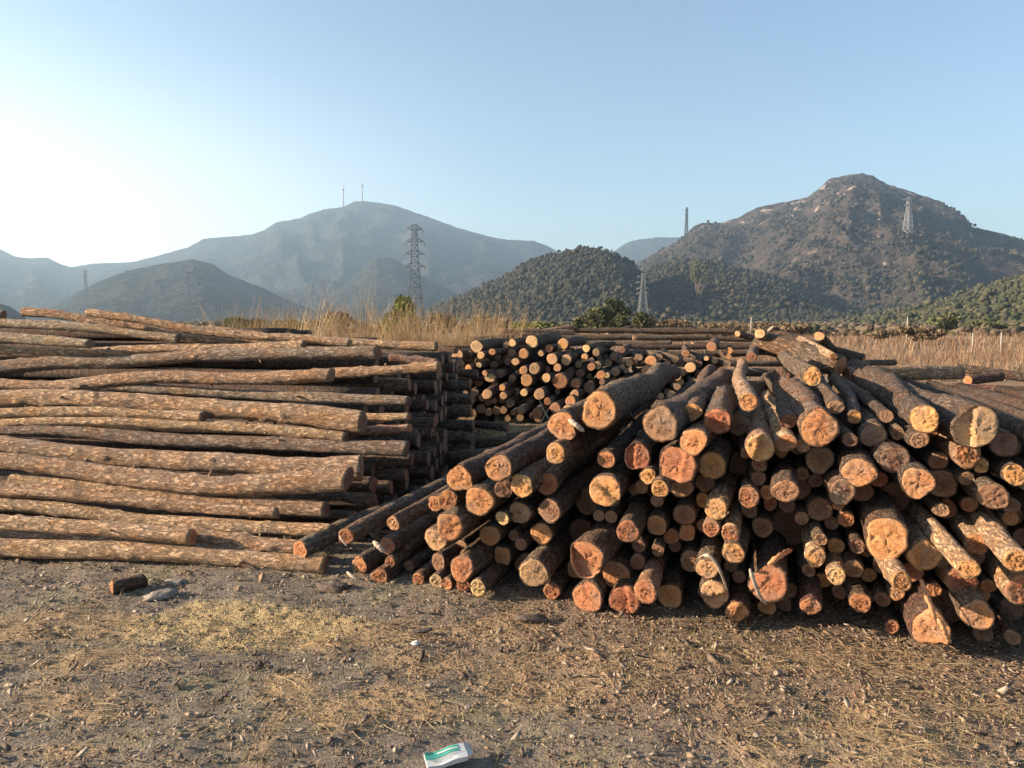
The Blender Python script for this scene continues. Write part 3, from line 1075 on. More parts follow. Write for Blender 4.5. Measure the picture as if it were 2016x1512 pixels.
# px, py, radius(px), cut, recess, options  (l: label for landmarks, st: stepped face, L: length, b: bark, to: pixel the far end heads for)
RP = [
    (905, 943, 28, 'k', -0.05, dict(l="thick log at the pile's left shoulder with rosy face ringed by pale bark rim", s="the rosy shoulder log", L=2.6, b=1)),
    (983, 921, 27, 'o', -0.25, dict(L=3.6, b=1, l="long grey-barked log on the pile's left slope with clean bright orange face", s="the long bright-faced slope log")),
    (992, 963, 19, 'b', -0.10, dict()),
    (1027, 955, 26, 'o', -0.2, dict(l="log with smooth oval orange face and pith knot below, in the pile's upper left", s="the smooth oval-faced log")),
    (1077, 953, 22, 'k', 0.0, dict(b=1)),
    (1093, 893, 21, 'o', -0.1, dict(b=2)),
    (1108, 840, 29, 'k', 0.05, dict(l="reddish log end poking out at the pile's upper left beside a white bark scrap", s="the reddish log by the white scrap")),
    (1182, 808, 38, 'k', 0.0, dict(b=1, l="huge dark-barked log crowning the pile's left shoulder with rough reddish face", s="the huge dark-barked log", L=3.6)),
    (1301, 835, 37, 'b', -0.1, dict(b=1, l="huge log with dull brown face left of centre on top of the right pile", s="the huge brown-faced log", L=3.4)),
    (1366, 870, 28, 'k', -0.1, dict(b=2, l="round reddish end with small dark pith, just under the topmost row", s="the round reddish-faced log")),
    (1362, 812, 19, 'o', 0.25, dict(L=4.2, b=2)),
    (1413, 828, 27, 'k', 0.1, dict(st=(2.6, 0.1, 0.035), L=3.6)),
    (1475, 790, 19, 'o', 0.1, dict(b=0, L=3.6, l="slim tan log on the crest pointing at the camera with sunlit orange face", s="the slim tan crest log")),
    (1613, 842, 36, 'k', 0.0, dict(b=2, L=4.0, l="huge log with peeling rosy bark running from the crest towards the camera", s="the huge peeling crest log")),
    (1546, 872, 20, 'k', 0.0, dict(b=0, L=2.6)),
    (1498, 880, 28, 'o', -0.1, dict(b=0, L=2.4, st=(0.2, 0.25, 0.045), l="log with torn ragged orange face below the middle of the crest", s="the torn orange-faced log")),
    (1600, 742, 19, 'o', 0.6, dict(L=2.4)),
    (1455, 836, 23, 'b', 0.35, dict(b=1)),
    (1821, 824, 27, 'o', -0.1, dict(b=1, L=3.6, l="log on the right shoulder with bright round orange face catching full sun", s="the bright round shoulder log")),
    (1923, 842, 43, 'p', -0.1, dict(b=1, L=3.8, st=(0.0, 0.15, -0.03), l="largest log of the right shoulder, its pale face half sunlit and half grey", s="the largest shoulder log")),
    (1905, 896, 26, 'o', 0.0, dict(b=0, L=3.6)),
    (1807, 949, 32, 'k', -0.1, dict(b=1, L=3.6, l="thick log with rough reddish face below the right shoulder", s="the rough reddish-faced log")),
    (1691, 931, 31, 'o', -0.05, dict(b=1, L=3.6)),
    (1763, 905, 29, 'b', 0.0, dict(b=1, L=3.8)),
    (1658, 969, 27, 'b', -0.05, dict(b=2)),
    (1761, 979, 29, 'b', 0.25, dict(b=1)),
    (1957, 978, 28, 'b', 0.0, dict(b=1, L=3.8)),
    (1894, 997, 32, 'b', 0.4, dict(b=1)),
    (1959, 1020, 29, 'b', 0.4, dict(b=1)),
    (1745, 1058, 43, 'k', -0.1, dict(b=1, st=(-1.5, 0.05, 0.03), l="very thick squarish log with stepped brown face in the lower right of the pile", s="the squarish stepped log")),
    (1818, 1092, 32, 'o', -0.05, dict(b=0, st=(-0.4, 0.45, 0.03))),
    (1923, 1070, 21, 'o', 0.0, dict(b=0)),
    (1906, 1121, 21, 'o', -0.45, dict(b=0, L=2.2, l="slim sunlit log jutting out towards the lower right with round orange face", s="the jutting slim log")),
    (1955, 1126, 28, 'b', 0.35, dict(b=1)),
    (1774, 1145, 21, 'o', -0.35, dict(b=0, L=2.2, l="slim sunlit log pointing straight at the camera with orange face, lower right", s="the straight slim log")),
    (1646, 1133, 18, 'p', 0.0, dict(b=0, l="slim log with brightest pale yellow face in the shaded lower right", s="the pale yellow-faced log")),
    (1894, 1147, 29, 'k', 0.0, dict(b=0)),
    (1925, 1210, 31, 'o', -0.15, dict(b=1, l="log with round bright orange face near the ground at far right", s="the round bright log at bottom right")),
    (1695, 1191, 24, 'b', 0.3, dict(b=1)),
    (1652, 1177, 19, 'b', 0.45, dict(b=1)),
    (1858, 1187, 28, 'b', 0.25, dict(b=2)),
    (1832, 1235, 38, 'k', -0.1, dict(b=2, st=(2.5, 0.1, 0.05), l="split and splintered reddish log lowest on the ground at the right end", s="the splintered bottom log")),
    (1933, 1280, 21, 'b', 0.12, dict(b=1)),
    (1769, 1250, 17, 'b', 0.3, dict(b=1)),
    (1874, 1270, 18, 'b', 0.25, dict(b=1)),
    (2004, 1103, 25, 'o', -0.35, dict(b=0, L=2.6)),
    (2010, 1160, 31, 'k', -0.1, dict(b=0)),
    (1984, 1215, 26, 'b', 0.3, dict(b=1)),
    (1333, 915, 39, 'k', -0.05, dict(b=1, st=(3.3, 0.2, 0.02), l="very thick log with ringed two-tone face left of the pile's middle", s="the thick two-tone log")),
    (1277, 937, 17, 'o', -0.05, dict()),
    (1299, 963, 18, 'o', -0.15, dict(l="slim log with glowing orange face under the thick two-tone log", s="the glowing slim log")),
    (1256, 898, 28, 'k', 0.0, dict(b=1, st=(0.0, 0.3, -0.03))),
    (1263, 985, 23, 'b', 0.3, dict(b=1)),
    (1403, 918, 29, 'o', 0.15, dict(b=1, st=(0.0, 0.4, 0.03))),
    (1458, 912, 25, 'b', 0.4, dict(b=1)),
    (1545, 967, 26, 'o', -0.15, dict(b=1, l="log with round glowing orange face alone in the dark middle of the pile", s="the lone glowing log")),
    (1474, 979, 21, 'k', 0.0, dict(b=1)),
    (1411, 1003, 23, 'o', -0.05, dict(b=0)),
    (1400, 1040, 17, 'k', -0.05, dict(b=0)),
    (1438, 1051, 18, 'o', -0.05, dict(b=0)),
    (1444, 1088, 23, 'o', -0.1, dict(b=1, l="log with neat orange face below three smaller stacked ends, centre of pile", s="the neat central log")),
    (1353, 1048, 18, 'o', 0.2, dict(b=1)),
    (1293, 1034, 21, 'o', 0.15, dict(b=1)),
    (1267, 1088, 19, 'b', 0.4, dict(b=1)),
    (1361, 1096, 23, 'b', 0.4, dict(b=1)),
    (1393, 1120, 24, 'p', -0.1, dict(b=1, l="log with pale ringed face and a loose bark strip curling over it", s="the pale log with the bark strip")),
    (1555, 1035, 42, 'b', 0.35, dict(b=1, l="huge log set back in deep shade in the middle of the pile, dull brown face", s="the huge shaded log")),
    (1513, 1150, 37, 'k', -0.05, dict(b=1, l="thick log with coarse reddish face and splintered bark, low in the middle", s="the coarse-faced thick log")),
    (1606, 1096, 20, 'o', 0.05, dict(b=0)),
    (1592, 1133, 17, 'b', 0.35, dict(b=1)),
    (1596, 1193, 20, 'k', -0.05, dict(b=2)),
    (1407, 1167, 29, 'p', -0.05, dict(b=1, st=(1.2, 0.0, 0.04), l="log with wedge-shaped pale face near the ground, beneath the bark strip", s="the wedge-faced log")),
    (1452, 1203, 22, 'o', -0.05, dict(b=2, st=(0.5, 0.1, 0.03))),
    (1511, 1208, 18, 'o', 0.2, dict(b=1)),
    (1157, 1192, 31, 'k', -0.05, dict(b=1, l="thick log resting on the ground with smooth terracotta face, left of centre", s="the terracotta-faced ground log")),
    (1231, 1205, 32, 'k', -0.05, dict(b=1, st=(3.0, 0.2, 0.02))),
    (1272, 1165, 24, 'o', -0.25, dict(b=0, L=1.6, to=(1320, 1085))),
    (1087, 1166, 19, 'k', 0.05, dict()),
    (1318, 1172, 26, 'o', 0.12, dict(b=1)),
    (1327, 1131, 16, 'b', 0.45, dict(b=1)),
    (881, 985, 22, 'o', 0.0, dict(b=1)),
    (857, 992, 16, 'k', 0.0, dict(b=1)),
    (945, 987, 30, 'o', -0.1, dict(b=1, l="thick log with cracked bright orange face below the rosy shoulder log", s="the cracked orange-faced log")),
    (885, 1038, 29, 'k', -0.1, dict(b=1)),
    (858, 1062, 25, 'p', -0.05, dict(b=1)),
    (1023, 1010, 23, 'b', 0.0, dict(b=1)),
    (1083, 1006, 25, 'b', 0.0, dict(b=1)),
    (965, 1056, 23, 'o', 0.15, dict(b=1)),
    (989, 1020, 15, 'p', -0.05, dict(b=2)),
    (1066, 1052, 23, 'o', 0.1, dict(b=1)),
    (1193, 965, 32, 'o', -0.05, dict(b=1, st=(-0.8, 0.1, 0.025), l="very thick log with saw-scored orange face in the upper left of the pile", s="the saw-scored thick log")),
    (1155, 985, 26, 'b', 0.3, dict(b=1)),
    (1193, 905, 18, 'o', 0.0, dict(b=1)),
    (1144, 1048, 26, 'b', 0.3, dict(b=1)),
    (1193, 1050, 25, 'b', 0.25, dict(b=1)),
    (1236, 1047, 24, 'k', -0.05, dict(b=1, l="log with speckled coral face left of the dark middle of the pile", s="the speckled coral-faced log")),
    (864, 1108, 18, 'b', 0.1, dict(b=1)),
    (910, 1121, 26, 'k', -0.1, dict(b=1, l="log with ribbed reddish face standing proud at the lower left of the pile", s="the ribbed reddish log")),
    (909, 1076, 15, 'b', 0.2, dict(b=1)),
    (989, 1094, 20, 'k', 0.2, dict(b=1)),
    (1053, 1128, 31, 'p', -0.1, dict(b=1, l="thick log with broad pale peach face, lower left of the pile", s="the broad peach-faced log")),
    (1155, 1102, 37, 'o', -0.15, dict(b=1, st=(-0.9, 0.05, -0.05), l="biggest log of the lower left, its orange face split by a deep diagonal step", s="the diagonally split log")),
    (1213, 1130, 28, 'o', 0.05, dict(b=1)),
    (1144, 878, 13, 'b', 0.25, dict(b=1)),
    (748, 1150, 18, 'o', -0.05, dict(b=1, l="log lying on bare ground at the pile's lower left with orange oval face", s="the ground log at lower left")),
    (823, 1141, 14, 'k', 0.0, dict(b=1)),
    (860, 1158, 15, 'p', 0.0, dict(b=1)),
    (880, 1150, 13, 'k', 0.0, dict(b=1)),
    (942, 1158, 17, 'p', -0.1, dict(b=1)),
    (913, 1178, 14, 'k', 0.0, dict(b=1)),
    (767, 1108, 12, 'k', 0.0, dict(b=1)),
    (709, 1112, 18, 'o', 0.05, dict(b=1)),
    (592, 1083, 20, 'o', -0.05, dict(b=1, L=2.4, l="hollow-faced log where the right pile meets the long logs of the left pile", s="the hollow-faced corner log")),
    (681, 1057, 17, 'o', -0.1, dict(b=1, L=4.0, l="long grey-barked log sloping down the pile's left edge, splinter at its tip", s="the long left-edge log")),
    (775, 1031, 16, 'p', -0.05, dict(b=1)),
    (764, 1075, 18, 'k', 0.05, dict(b=1)),
    (793, 1078, 15, 'b', 0.12, dict(b=1)),
]

placed = []          # (u, z, r) cross-section of the right pile


def right_log(px, py, rp, cut, rec, o, label=None, rad=None):
    A = end_point(px, py, rec)
    r = px_size(A, rp) if rad is None else rad
    A[2] = max(A[2], r * 0.96)
    d = AX.copy()
    d[0] += random.uniform(-0.055, 0.055)
    d[2] += random.uniform(-0.012, 0.012)
    L = o.get('L', random.uniform(3.2, 4.0))
    if 'to' in o:
        T = at_y(o['to'][0], o['to'][1], A[1] + 1.4)
        d = T - A
        d /= np.linalg.norm(d)
    d /= np.linalg.norm(d)
    B = A + d * L
    r1 = r * random.uniform(0.80, 0.97)
    B[2] = max(B[2], r1)
    mid = (A + B) / 2 + np.array([random.uniform(-.03, .03), 0, random.uniform(-.02, .02)])
    up = A[2] > 0.75
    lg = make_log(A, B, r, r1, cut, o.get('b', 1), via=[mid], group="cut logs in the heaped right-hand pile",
                  step=o.get('st'), stubs=(2 if (up and rp > 20) else 0), n=26 if rp > 25 else 20, near_fine=(2.6 if up else 1.2), ds=0.032, ds_far=0.12, facenoise=0.0038, rough=1.2)
    u = float(PERP @ A)
    placed.append((u, A[2], r))
    LOGS.append(dict(o=lg, px=px, py=py, r=rp, cut=cut, pile='right', lab=o.get('l'), short=o.get('s'), shade=rec >= 0.2, rec=rec))
    return lg


for px, py, rp, cut, rec, o in RP:
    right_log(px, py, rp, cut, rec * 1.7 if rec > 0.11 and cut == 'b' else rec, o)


def right_top(u):
    """height of the heap across its section"""
    U = [-2.6, -1.9, -1.6, -1.15, -0.8, -0.45, -0.1, 0.4, 0.9, 1.6, 2.6, 3.4]
    Z = [0.0, 0.14, 0.28, 0.42, 0.66, 0.80, 1.05, 1.18, 1.16, 1.08, 1.00, 0.85]
    return float(np.interp(u, U, Z))


rgf = random.Random(77)
rcore = MB()
n_fill = 0
tries = 0
while tries < 14000 and n_fill < 150:
    tries += 1
    u = rgf.uniform(-2.3, 2.75)
    r = rgf.uniform(0.034, 0.075)
    z = rgf.uniform(r, 1.15)
    if z + r > right_top(u) - 0.02 * rgf.random():
        continue
    ok = True
    for (pu, pz, pr) in placed:
        if (pu - u) ** 2 + (pz - z) ** 2 < ((pr + r) * 0.90) ** 2:
            ok = False
            break
    if not ok:
        continue
    rec = rgf.uniform(0.04, 0.34)
    c = 3.93 + 0.08 * z + rec
    A = AX * c + PERP * u
    A[2] = z
    px, py = project(A)
    if px > 2030 and z < 0.70:
        continue
    rp = r * F / (A[1] * CP + (EYE - A[2]) * SP)
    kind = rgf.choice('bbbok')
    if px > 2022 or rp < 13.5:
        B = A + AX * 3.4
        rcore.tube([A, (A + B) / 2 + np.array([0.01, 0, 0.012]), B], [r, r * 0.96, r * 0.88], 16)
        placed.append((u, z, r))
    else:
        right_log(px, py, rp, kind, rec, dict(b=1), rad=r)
    n_fill += 1

# shaded logs packed behind the front ones
rc2 = random.Random(31)
for row in range(9):
    z = 0.07 + row * 0.125
    for kk in range(48):
        u = -1.6 + kk * 0.135 + (row % 2) * 0.065 + rc2.uniform(-0.02, 0.02)
        tp = float(np.interp(u, [-1.7, 2.6, 3.4, 4.6, 5.2], [right_top(-1.7), 1.0, 0.9, 0.75, 0.3])) if u > 2.6 else right_top(u)
        if z + 0.09 > tp - 0.05:
            continue
        c = 4.85 + rc2.uniform(0, 0.2) if u < 2.4 else 4.3 + rc2.uniform(0, 0.4)
        a = AX * c + PERP * u
        b = a + AX * 2.3
        rcore.tube([(a[0], a[1], z), ((a[0] + b[0]) / 2, (a[1] + b[1]) / 2, z + rc2.uniform(-.01, .01)), (b[0], b[1], z)], rc2.uniform(0.05, 0.066), 9)
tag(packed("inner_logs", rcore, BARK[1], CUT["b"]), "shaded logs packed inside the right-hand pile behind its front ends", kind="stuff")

# ---- loose logs thrown on the crest of the right pile and beside it
CR = [
    # A px,py,  B px,py, depthA, depthB, rA px, rB px, cut, bark, label, short
    ((1499, 672), (1655, 722), 7.2, 6.5, 22, 20, 'k', 1, "thickest of the dark logs thrown across the crest, angled down to the right"),
    ((1530, 663), (1700, 712), 7.7, 7.2, 14, 13, 'o', 1, "dark log lying behind the thickest one on the crest"),
    ((1452, 657), (1500, 668), 7.4, 7.7, 6, 6, 'p', 1, "short thin log stub with pale end poking left from the crest"),
    ((1496, 657), (1540, 700), 7.0, 7.9, 10, 11, 'p', 0, "ragged tan log end sticking up at the very top of the crest"),
    ((1641, 702), (1572, 664), 6.3, 7.4, 8, 7, 'o', 0, "thin tan log on the crest with small orange end facing the camera"),
    ((1613, 662), (1672, 712), 7.0, 7.9, 10, 9, 'p', 1, "slim dark log right of the crest with pale round end held up against the field"),
    ((1660, 712), (1760, 716), 7.3, 8.0, 6, 6, 'o', 1, "thin grey log lying level just right of the crest"),
    ((1890, 734), (1664, 732), 7.0, 6.6, 14, 15, 'o', 0, "tan log lying crosswise on the right shoulder, its orange cut end to the right"),
    ((1808, 777), (1700, 748), 5.9, 6.4, 14, 12, 'k', 0, "short tan log with reddish end just below the crosswise tan log"),
    ((1480, 703), (1484, 684), 6.3, 8.6, 10, 10, 'o', 1, "stubby log with orange end left of the crest in the sun"),
    ((1968, 742), (1905, 747), 8.0, 7.8, 10, 10, 'k', 2, "short reddish debarked log at the right edge beyond the shoulder"),
    ((2090, 752), (1880, 728), 8.3, 8.6, 10, 9, 'o', 1, "dark log at the right edge behind the short reddish one"),
    ((2100, 775), (1870, 763), 7.2, 7.6, 11, 11, 'k', 2, "reddish-brown log running out of frame below the short reddish one"),
    ((1868, 765), (1812, 790), 6.6, 6.9, 10, 10, 'p', 1, "short log with pale end nestled right of the short tan log"),
    ((2120, 800), (1890, 790), 6.9, 7.1, 12, 11, 'b', 1, "grey log running off the right edge below the reddish-brown one"),
]
for a, b, ya, yb, ra, rb, cut, bk, lab in CR:
    A, B = at_y(a[0], a[1], ya), at_y(b[0], b[1], yb)
    lg = make_log(A, B, px_size(A, ra), px_size(B, rb), cut, bk, group="loose logs on top of the right-hand pile", near_fine=9, ds=0.04)
    LOGS.append(dict(o=lg, px=a[0], py=a[1], r=ra, cut=cut, pile='crest', lab=lab, short=None, shade=False, rec=0))

# ---- left pile: long logs seen from the side
DT = np.array([(560, 9.6), (600, 8.7), (616, 8.4), (640, 8.0), (680, 7.4), (720, 6.9), (760, 6.5), (800, 6.2), (860, 5.75), (900, 5.5), (950, 5.25), (1000, 5.0), (1050, 4.78), (1115, 4.53), (1200, 4.3)])
KL = 0.17


def left_log(pts, r0, r1, cut='b', bark=0, label=None, dy=0.0, ext=2.6, left_end=False, short=None):
    """pts: pixel centre line from the right-hand end leftwards"""
    px0, py0 = pts[0]
    ref = np.mean([p[1] for p in pts[:3]])
    D = float(np.interp(ref, DT[:, 0], DT[:, 1])) + dy
    x0 = at_y(px0, py0, D)[0]
    W = []
    for (px, py) in pts:
        r = ray(px, py)
        # plane y = D + KL*(x0 - x)
        s = (D + KL * x0) / (r[1] + KL * r[0])
        W.append(np.array([r[0] * s, r[1] * s, EYE + r[2] * s]))
    R0 = px_size(W[0], r0)
    R1 = px_size(W[-1], r1)
    if not left_end:
        d = W[-1] - W[-2]
        d = d / np.linalg.norm(d)
        d[2] *= 0.4
        W.append(W[-1] + d * ext)
        R1 = R1 * 0.9
    for w in W:
        w[2] = max(w[2], R1 * 1.0)
    lg = make_log(W[0], W[-1], R0, R1, cut, bark, via=W[1:-1], group="long logs in the left-hand stack", n=26, near_fine=20, ds=0.026, knots=22, rough=1.45, stubs=3)
    LOGS.append(dict(o=lg, px=px0, py=py0, r=r0, cut=cut, pile='left', lab=label, short=short, shade=False, rec=0))
    return lg


LP = [
    # points right -> left, r right, r left, cut, bark, label, dy, left_end
    ([(520, 663), (430, 655), (330, 650), (290, 649), (200, 633), (110, 619), (45, 617)], 9, 9, 'p', 0, "topmost tan log of the left stack, its blunt left end standing clear", 0.15, True),
    ([(690, 676), (600, 668), (500, 660), (400, 648), (290, 632), (174, 614)], 8, 8, 'p', 0, "pale smooth log crossing over the topmost tan log", -0.1, True),
    ([(352, 667), (300, 663), (200, 652), (100, 641), (0, 634)], 9, 10, 'b', 1, "grey-barked log directly below the topmost tan log", 0.05, False),
    ([(178, 677), (80, 667), (0, 660)], 10, 11, 'b', 1, "short-looking grey log in the top left corner ending above the wavy grey log", 0.0, False),
    ([(8, 621), (-60, 618)], 9, 9, 'b', 1, "dark log tip at the left edge beside the topmost log", 0.3, False),
    ([(860, 681), (780, 678), (650, 675), (520, 674), (420, 669), (350, 664), (288, 650)], 9, 9, 'b', 0, "tan log reaching furthest right along the top of the left stack", 0.1, True),
    ([(600, 679), (480, 681), (350, 685), (200, 693), (60, 693), (0, 686)], 9, 11, 'b', 0, "wavy tan and rosy log third from the top of the left stack", 0.0, False),
    ([(745, 694), (640, 692), (500, 697), (400, 702), (250, 708), (100, 714), (0, 724)], 13, 13, 'b', 1, "long grey log with shaded underside, its end left of the pink-barked log", -0.05, False),
    ([(862, 713), (810, 710), (768, 706)], 7, 8, 'b', 2, "short pink-barked log at the right of the left stack's upper rows", 0.0, True),
    ([(654, 738), (560, 740), (450, 741), (300, 741), (200, 749), (110, 760), (0, 752)], 13, 13, 'b', 0, "tan log with broken yellow right end in the upper third of the left stack", -0.05, False),
    ([(866, 722), (750, 728), (655, 735)], 10, 10, 'k', 0, "smooth log sloping up to the right with a pinkish tip", 0.1, True),
    ([(806, 790), (690, 788), (600, 786), (500, 778), (350, 769), (250, 766)], 11, 10, 'b', 1, "dark shaded log above the stoutest tan log", 0.25, False),
    ([(716, 831), (600, 822), (450, 808), (300, 795), (200, 788), (100, 785), (0, 786)], 21, 15, 'b', 0, "stoutest tan log of the left stack, right end in shadow above the narrow grey log", -0.1, False),
    ([(402, 820), (300, 818), (150, 815), (0, 813)], 10, 11, 'b', 0, "tan log ending midway below the stoutest log", -0.02, False),
    ([(806, 820), (720, 823), (600, 826)], 8, 9, 'k', 0, "narrow reddish sunlit log right of the stoutest one", 0.25, True),
    ([(808, 843), (740, 846), (640, 850)], 10, 10, 'k', 2, "narrow peeled log ending beneath the narrow reddish one", 0.25, True),
    ([(682, 861), (560, 850), (450, 838), (350, 832), (230, 830), (0, 831)], 11, 10, 'b', 0, "tan log just below the one that ends midway", 0.0, False),
    ([(802, 883), (700, 883), (520, 878), (400, 870), (250, 860), (100, 850), (0, 846)], 15, 13, 'b', 1, "long grey log whose shaded right end reaches past its neighbours in mid stack", 0.12, False),
    ([(712, 921), (560, 921), (450, 916), (320, 909), (200, 900), (100, 887), (0, 873)], 23, 14, 'b', 0, "very stout log in mid stack with rugged bark and reddish broken end", -0.1, False),
    ([(686, 943), (560, 953), (450, 955), (300, 940), (160, 929), (80, 915), (0, 906)], 21, 13, 'b', 0, "stout log with a bare orange strip and dark oval end, under the rugged one", -0.2, False),
    ([(540, 965), (420, 962), (300, 957), (200, 953), (110, 950), (24, 945)], 12, 12, 'b', 0, "tan log whose cut left end shows near the picture's left edge", -0.02, True),
    ([(546, 1010), (420, 1000), (320, 995), (200, 985), (100, 973), (0, 967)], 12, 12, 'b', 0, "slim tan log in the lower stack ending beside the capped grey log", -0.05, False),
    ([(643, 1004), (520, 991), (420, 985), (300, 975)], 17, 13, 'b', 0, "tan log with shadowed end cap in the lower right of the left stack", 0.05, False),
    ([(656, 1044), (520, 1038), (420, 1030), (300, 1022), (200, 1013), (100, 1001), (0, 993)], 13, 15, 'b', 0, "long tan log with bare orange patches near its right end, lower stack", 0.0, False),
    ([(379, 1058), (300, 1053), (200, 1045), (100, 1035), (0, 1025)], 15, 17, 'k', 0, "log with reddish tip ending in the middle of the lower rows", -0.08, False),
    ([(600, 1080), (520, 1075), (450, 1066), (383, 1054)], 15, 15, 'b', 0, "short log starting where the reddish-tipped one ends", 0.0, True),
    ([(520, 1095), (400, 1088), (300, 1075), (220, 1068), (120, 1060), (0, 1055)], 13, 13, 'b', 0, "pale tan log second from the bottom of the left stack", 0.05, False),
    ([(641, 1119), (550, 1113), (450, 1109), (350, 1105), (250, 1099), (100, 1090), (0, 1085)], 17, 22, 'b', 0, "bottom log of the left stack lying along the bare ground", 0.0, False),
]
for pts, r0, r1, cut, bk, lab, dy, le in LP:
    left_log(pts, r0, r1, cut, {0: 0, 1: 3, 2: 4}[bk], lab, dy, left_end=le)  # front rows swap shade-darkened barks for their sun-brightened copies

# logs deeper in the left stack: stepped right-hand ends in shade
DEEP = [
    # right end px, py, dy, r, left px
    (806, 758, 0.7, 12), (858, 742, 1.3, 10), (812, 905, 0.6, 14), (800, 935, 0.75, 13),
    (860, 770, 1.5, 12), (858, 800, 1.3, 13), (856, 832, 1.2, 12), (862, 862, 1.4, 13), (856, 890, 1.3, 12), (770, 960, 0.5, 13),
    (926, 760, 2.3, 10), (930, 785, 2.2, 11), (928, 810, 2.3, 11), (932, 838, 2.3, 12), (926, 862, 2.2, 11), (930, 888, 2.4, 12), (900, 912, 2.1, 12),
    (740, 985, 0.4, 13), (700, 1016, 0.35, 11), (760, 1008, 0.7, 12), (840, 925, 1.2, 12), (880, 742, 1.9, 9), (940, 735, 2.8, 8), (900, 716, 2.6, 8), (735, 955, 0.35, 16),
    (870, 700, 2.2, 9), (900, 690, 2.9, 7),
]
for k, (px, py, dy, r) in enumerate(DEEP):
    pts = [(px, py), (px - 200, py - 4), (px - 420, py - 8)]
    left_log(pts, r, r, 'b' if k % 3 else 'k', 1, None, dy, ext=1.5)
    LOGS[-1]['pile'] = 'deep'

# packed core of the left stack, hardly seen between the named logs
core = MB()
rc = random.Random(5)
for row in range(11):
    z = 0.08 + row * 0.135
    y0 = 4.75 + z * 1.95
    for kk in range(int(((10.2 if z < 1.1 else 8.3) - y0) / 0.17)):
        y = y0 + 0.46 + kk * 0.17 + rc.uniform(-0.02, 0.02)
        xr = -1.35 + min(kk * 0.14, 0.9) + rc.uniform(-0.25, 0.1)
        xr = min(xr, -0.66 - rc.uniform(0.0, 0.38))
        if (y > 7.6 and z > 1.28) or (y > 8.6 and z > 1.1):
            xr = min(xr, -2.2 - rc.uniform(0, 0.3))
        rr = rc.uniform(0.055, 0.072)
        n = 9
        xx = np.linspace(xr, -6.3, n)
        yy = y + 0.17 * (xr - xx) + 0.02 * np.sin(xx * 2 + kk)
        zz = np.full(n, z + rc.uniform(-0.02, 0.02))
        core.tube(np.stack([xx, yy, zz], -1), rr, 9)
co = packed("inner_logs", core, BARK[1], CUT["b"])  # shade in the gaps is deepened by the darkened grey bark
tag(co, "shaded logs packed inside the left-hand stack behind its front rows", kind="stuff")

# ---- middle pile behind: small ends facing the camera
BP = [(939, 682, 13, 'p'), (900, 700, 12, 'p'), (947, 699, 8, 'p'), (925, 697, 7, 'b'), (969, 693, 7, 'k'), (1009, 675, 8, 'p'), (1048, 673, 13, 'p'), (1081, 686, 8, 'o'),
      (1031, 697, 11, 'o'), (1065, 696, 6, 'p'), (1109, 677, 11, 'o'), (1087, 707, 12, 'o'), (1115, 709, 11, 'p'), (1154, 686, 8, 'p'), (1151, 702, 7, 'o'), (1174, 694, 8, 'p'),
      (1000, 711, 9, 'b'), (1015, 712, 8, 'p'), (1053, 725, 12, 'p'), (1097, 724, 8, 'o'), (1164, 722, 8, 'o'), (1177, 719, 8, 'p'), (1031, 729, 9, 'o'), (922, 726, 8, 'o'),
      (943, 719, 6, 'p'), (902, 732, 7, 'b'), (965, 744, 10, 'p'), (955, 735, 6, 'k'), (1037, 749, 13, 'o'), (1076, 744, 9, 'p'), (1103, 750, 16, 'o'), (1133, 755, 10, 'o'),
      (1160, 762, 12, 'b'), (1183, 738, 9, 'o'), (1195, 739, 6, 'p'), (1186, 752, 6, 'k'), (1187, 766, 8, 'o'), (989, 763, 7, 'o'), (959, 776, 11, 'p'), (1032, 773, 8, 'p'),
      (1062, 776, 12, 'p'), (991, 779, 8, 'p'), (1004, 793, 9, 'b'), (1026, 808, 9, 'o'), (1011, 812, 6, 'o'), (1057, 814, 12, 'o'), (1093, 804, 12, 'o'), (1123, 790, 11, 'o'),
      (1120, 809, 12, 'p'), (1131, 776, 9, 'o'), (1043, 792, 8, 'b'), (1078, 790, 8, 'o'), (972, 718, 8, 'b'), (985, 735, 9, 'b'), (1008, 745, 8, 'b'), (1120, 733, 9, 'b'), (1143, 735, 9, 'b'),
      (1239, 715, 8, 'o'), (1249, 712, 7, 'o'), (1282, 712, 12, 'k'), (1314, 717, 7, 'o'), (1272, 729, 10, 'o'), (1259, 741, 7, 'p'), (1319, 732, 9, 'b'), (1332, 740, 9, 'p'),
      (1294, 735, 10, 'p'), (1227, 750, 8, 'o'), (1211, 732, 9, 'b'), (1350, 696, 8, 'k'), (1401, 682, 11, 'o'), (1391, 706, 5, 'p'), (1436, 691, 7, 'o'), (1435, 703, 6, 'o'),
      (1360, 724, 11, 'p'), (1314, 747, 7, 'b'), (1208, 703, 8, 'b'), (1225, 690, 7, 'b'), (1340, 716, 7, 'b'), (1376, 736, 8, 'b'), (1375, 715, 8, 'b'), (1299, 760, 9, 'b'), (1245, 765, 9, 'b'), (1270, 756, 9, 'b')]
BLAB = {(1048, 673): ("largest pale round end on top of the middle pile", "the largest pale top end"),
        (1103, 750): ("biggest orange ringed end in the heart of the middle pile", "the biggest ringed end"),
        (939, 682): ("pale end at the upper left corner of the middle pile", "the pale corner end"),
        (1282, 712): ("reddish round end on the right half of the middle pile", "the reddish round end"),
        (1401, 682): ("orange end standing highest at the right of the middle pile", "the highest right-hand end"),
        (1057, 814): ("orange end touching the dry straw at the foot of the middle pile", "the orange end by the straw"),
        (1174, 694): ("pale end nearest the dark gap on the middle pile's upper right", "the pale end by the dark gap"),
        (965, 744): ("pale end low on the middle pile's left side", "the pale end on the left side")}
AXB = np.array([0.26, 0.965, 0.0])


def back_depth(py, px):
    return (10.7 if px < 1215 else 11.1) + (840 - py) / 150.0 * 1.1


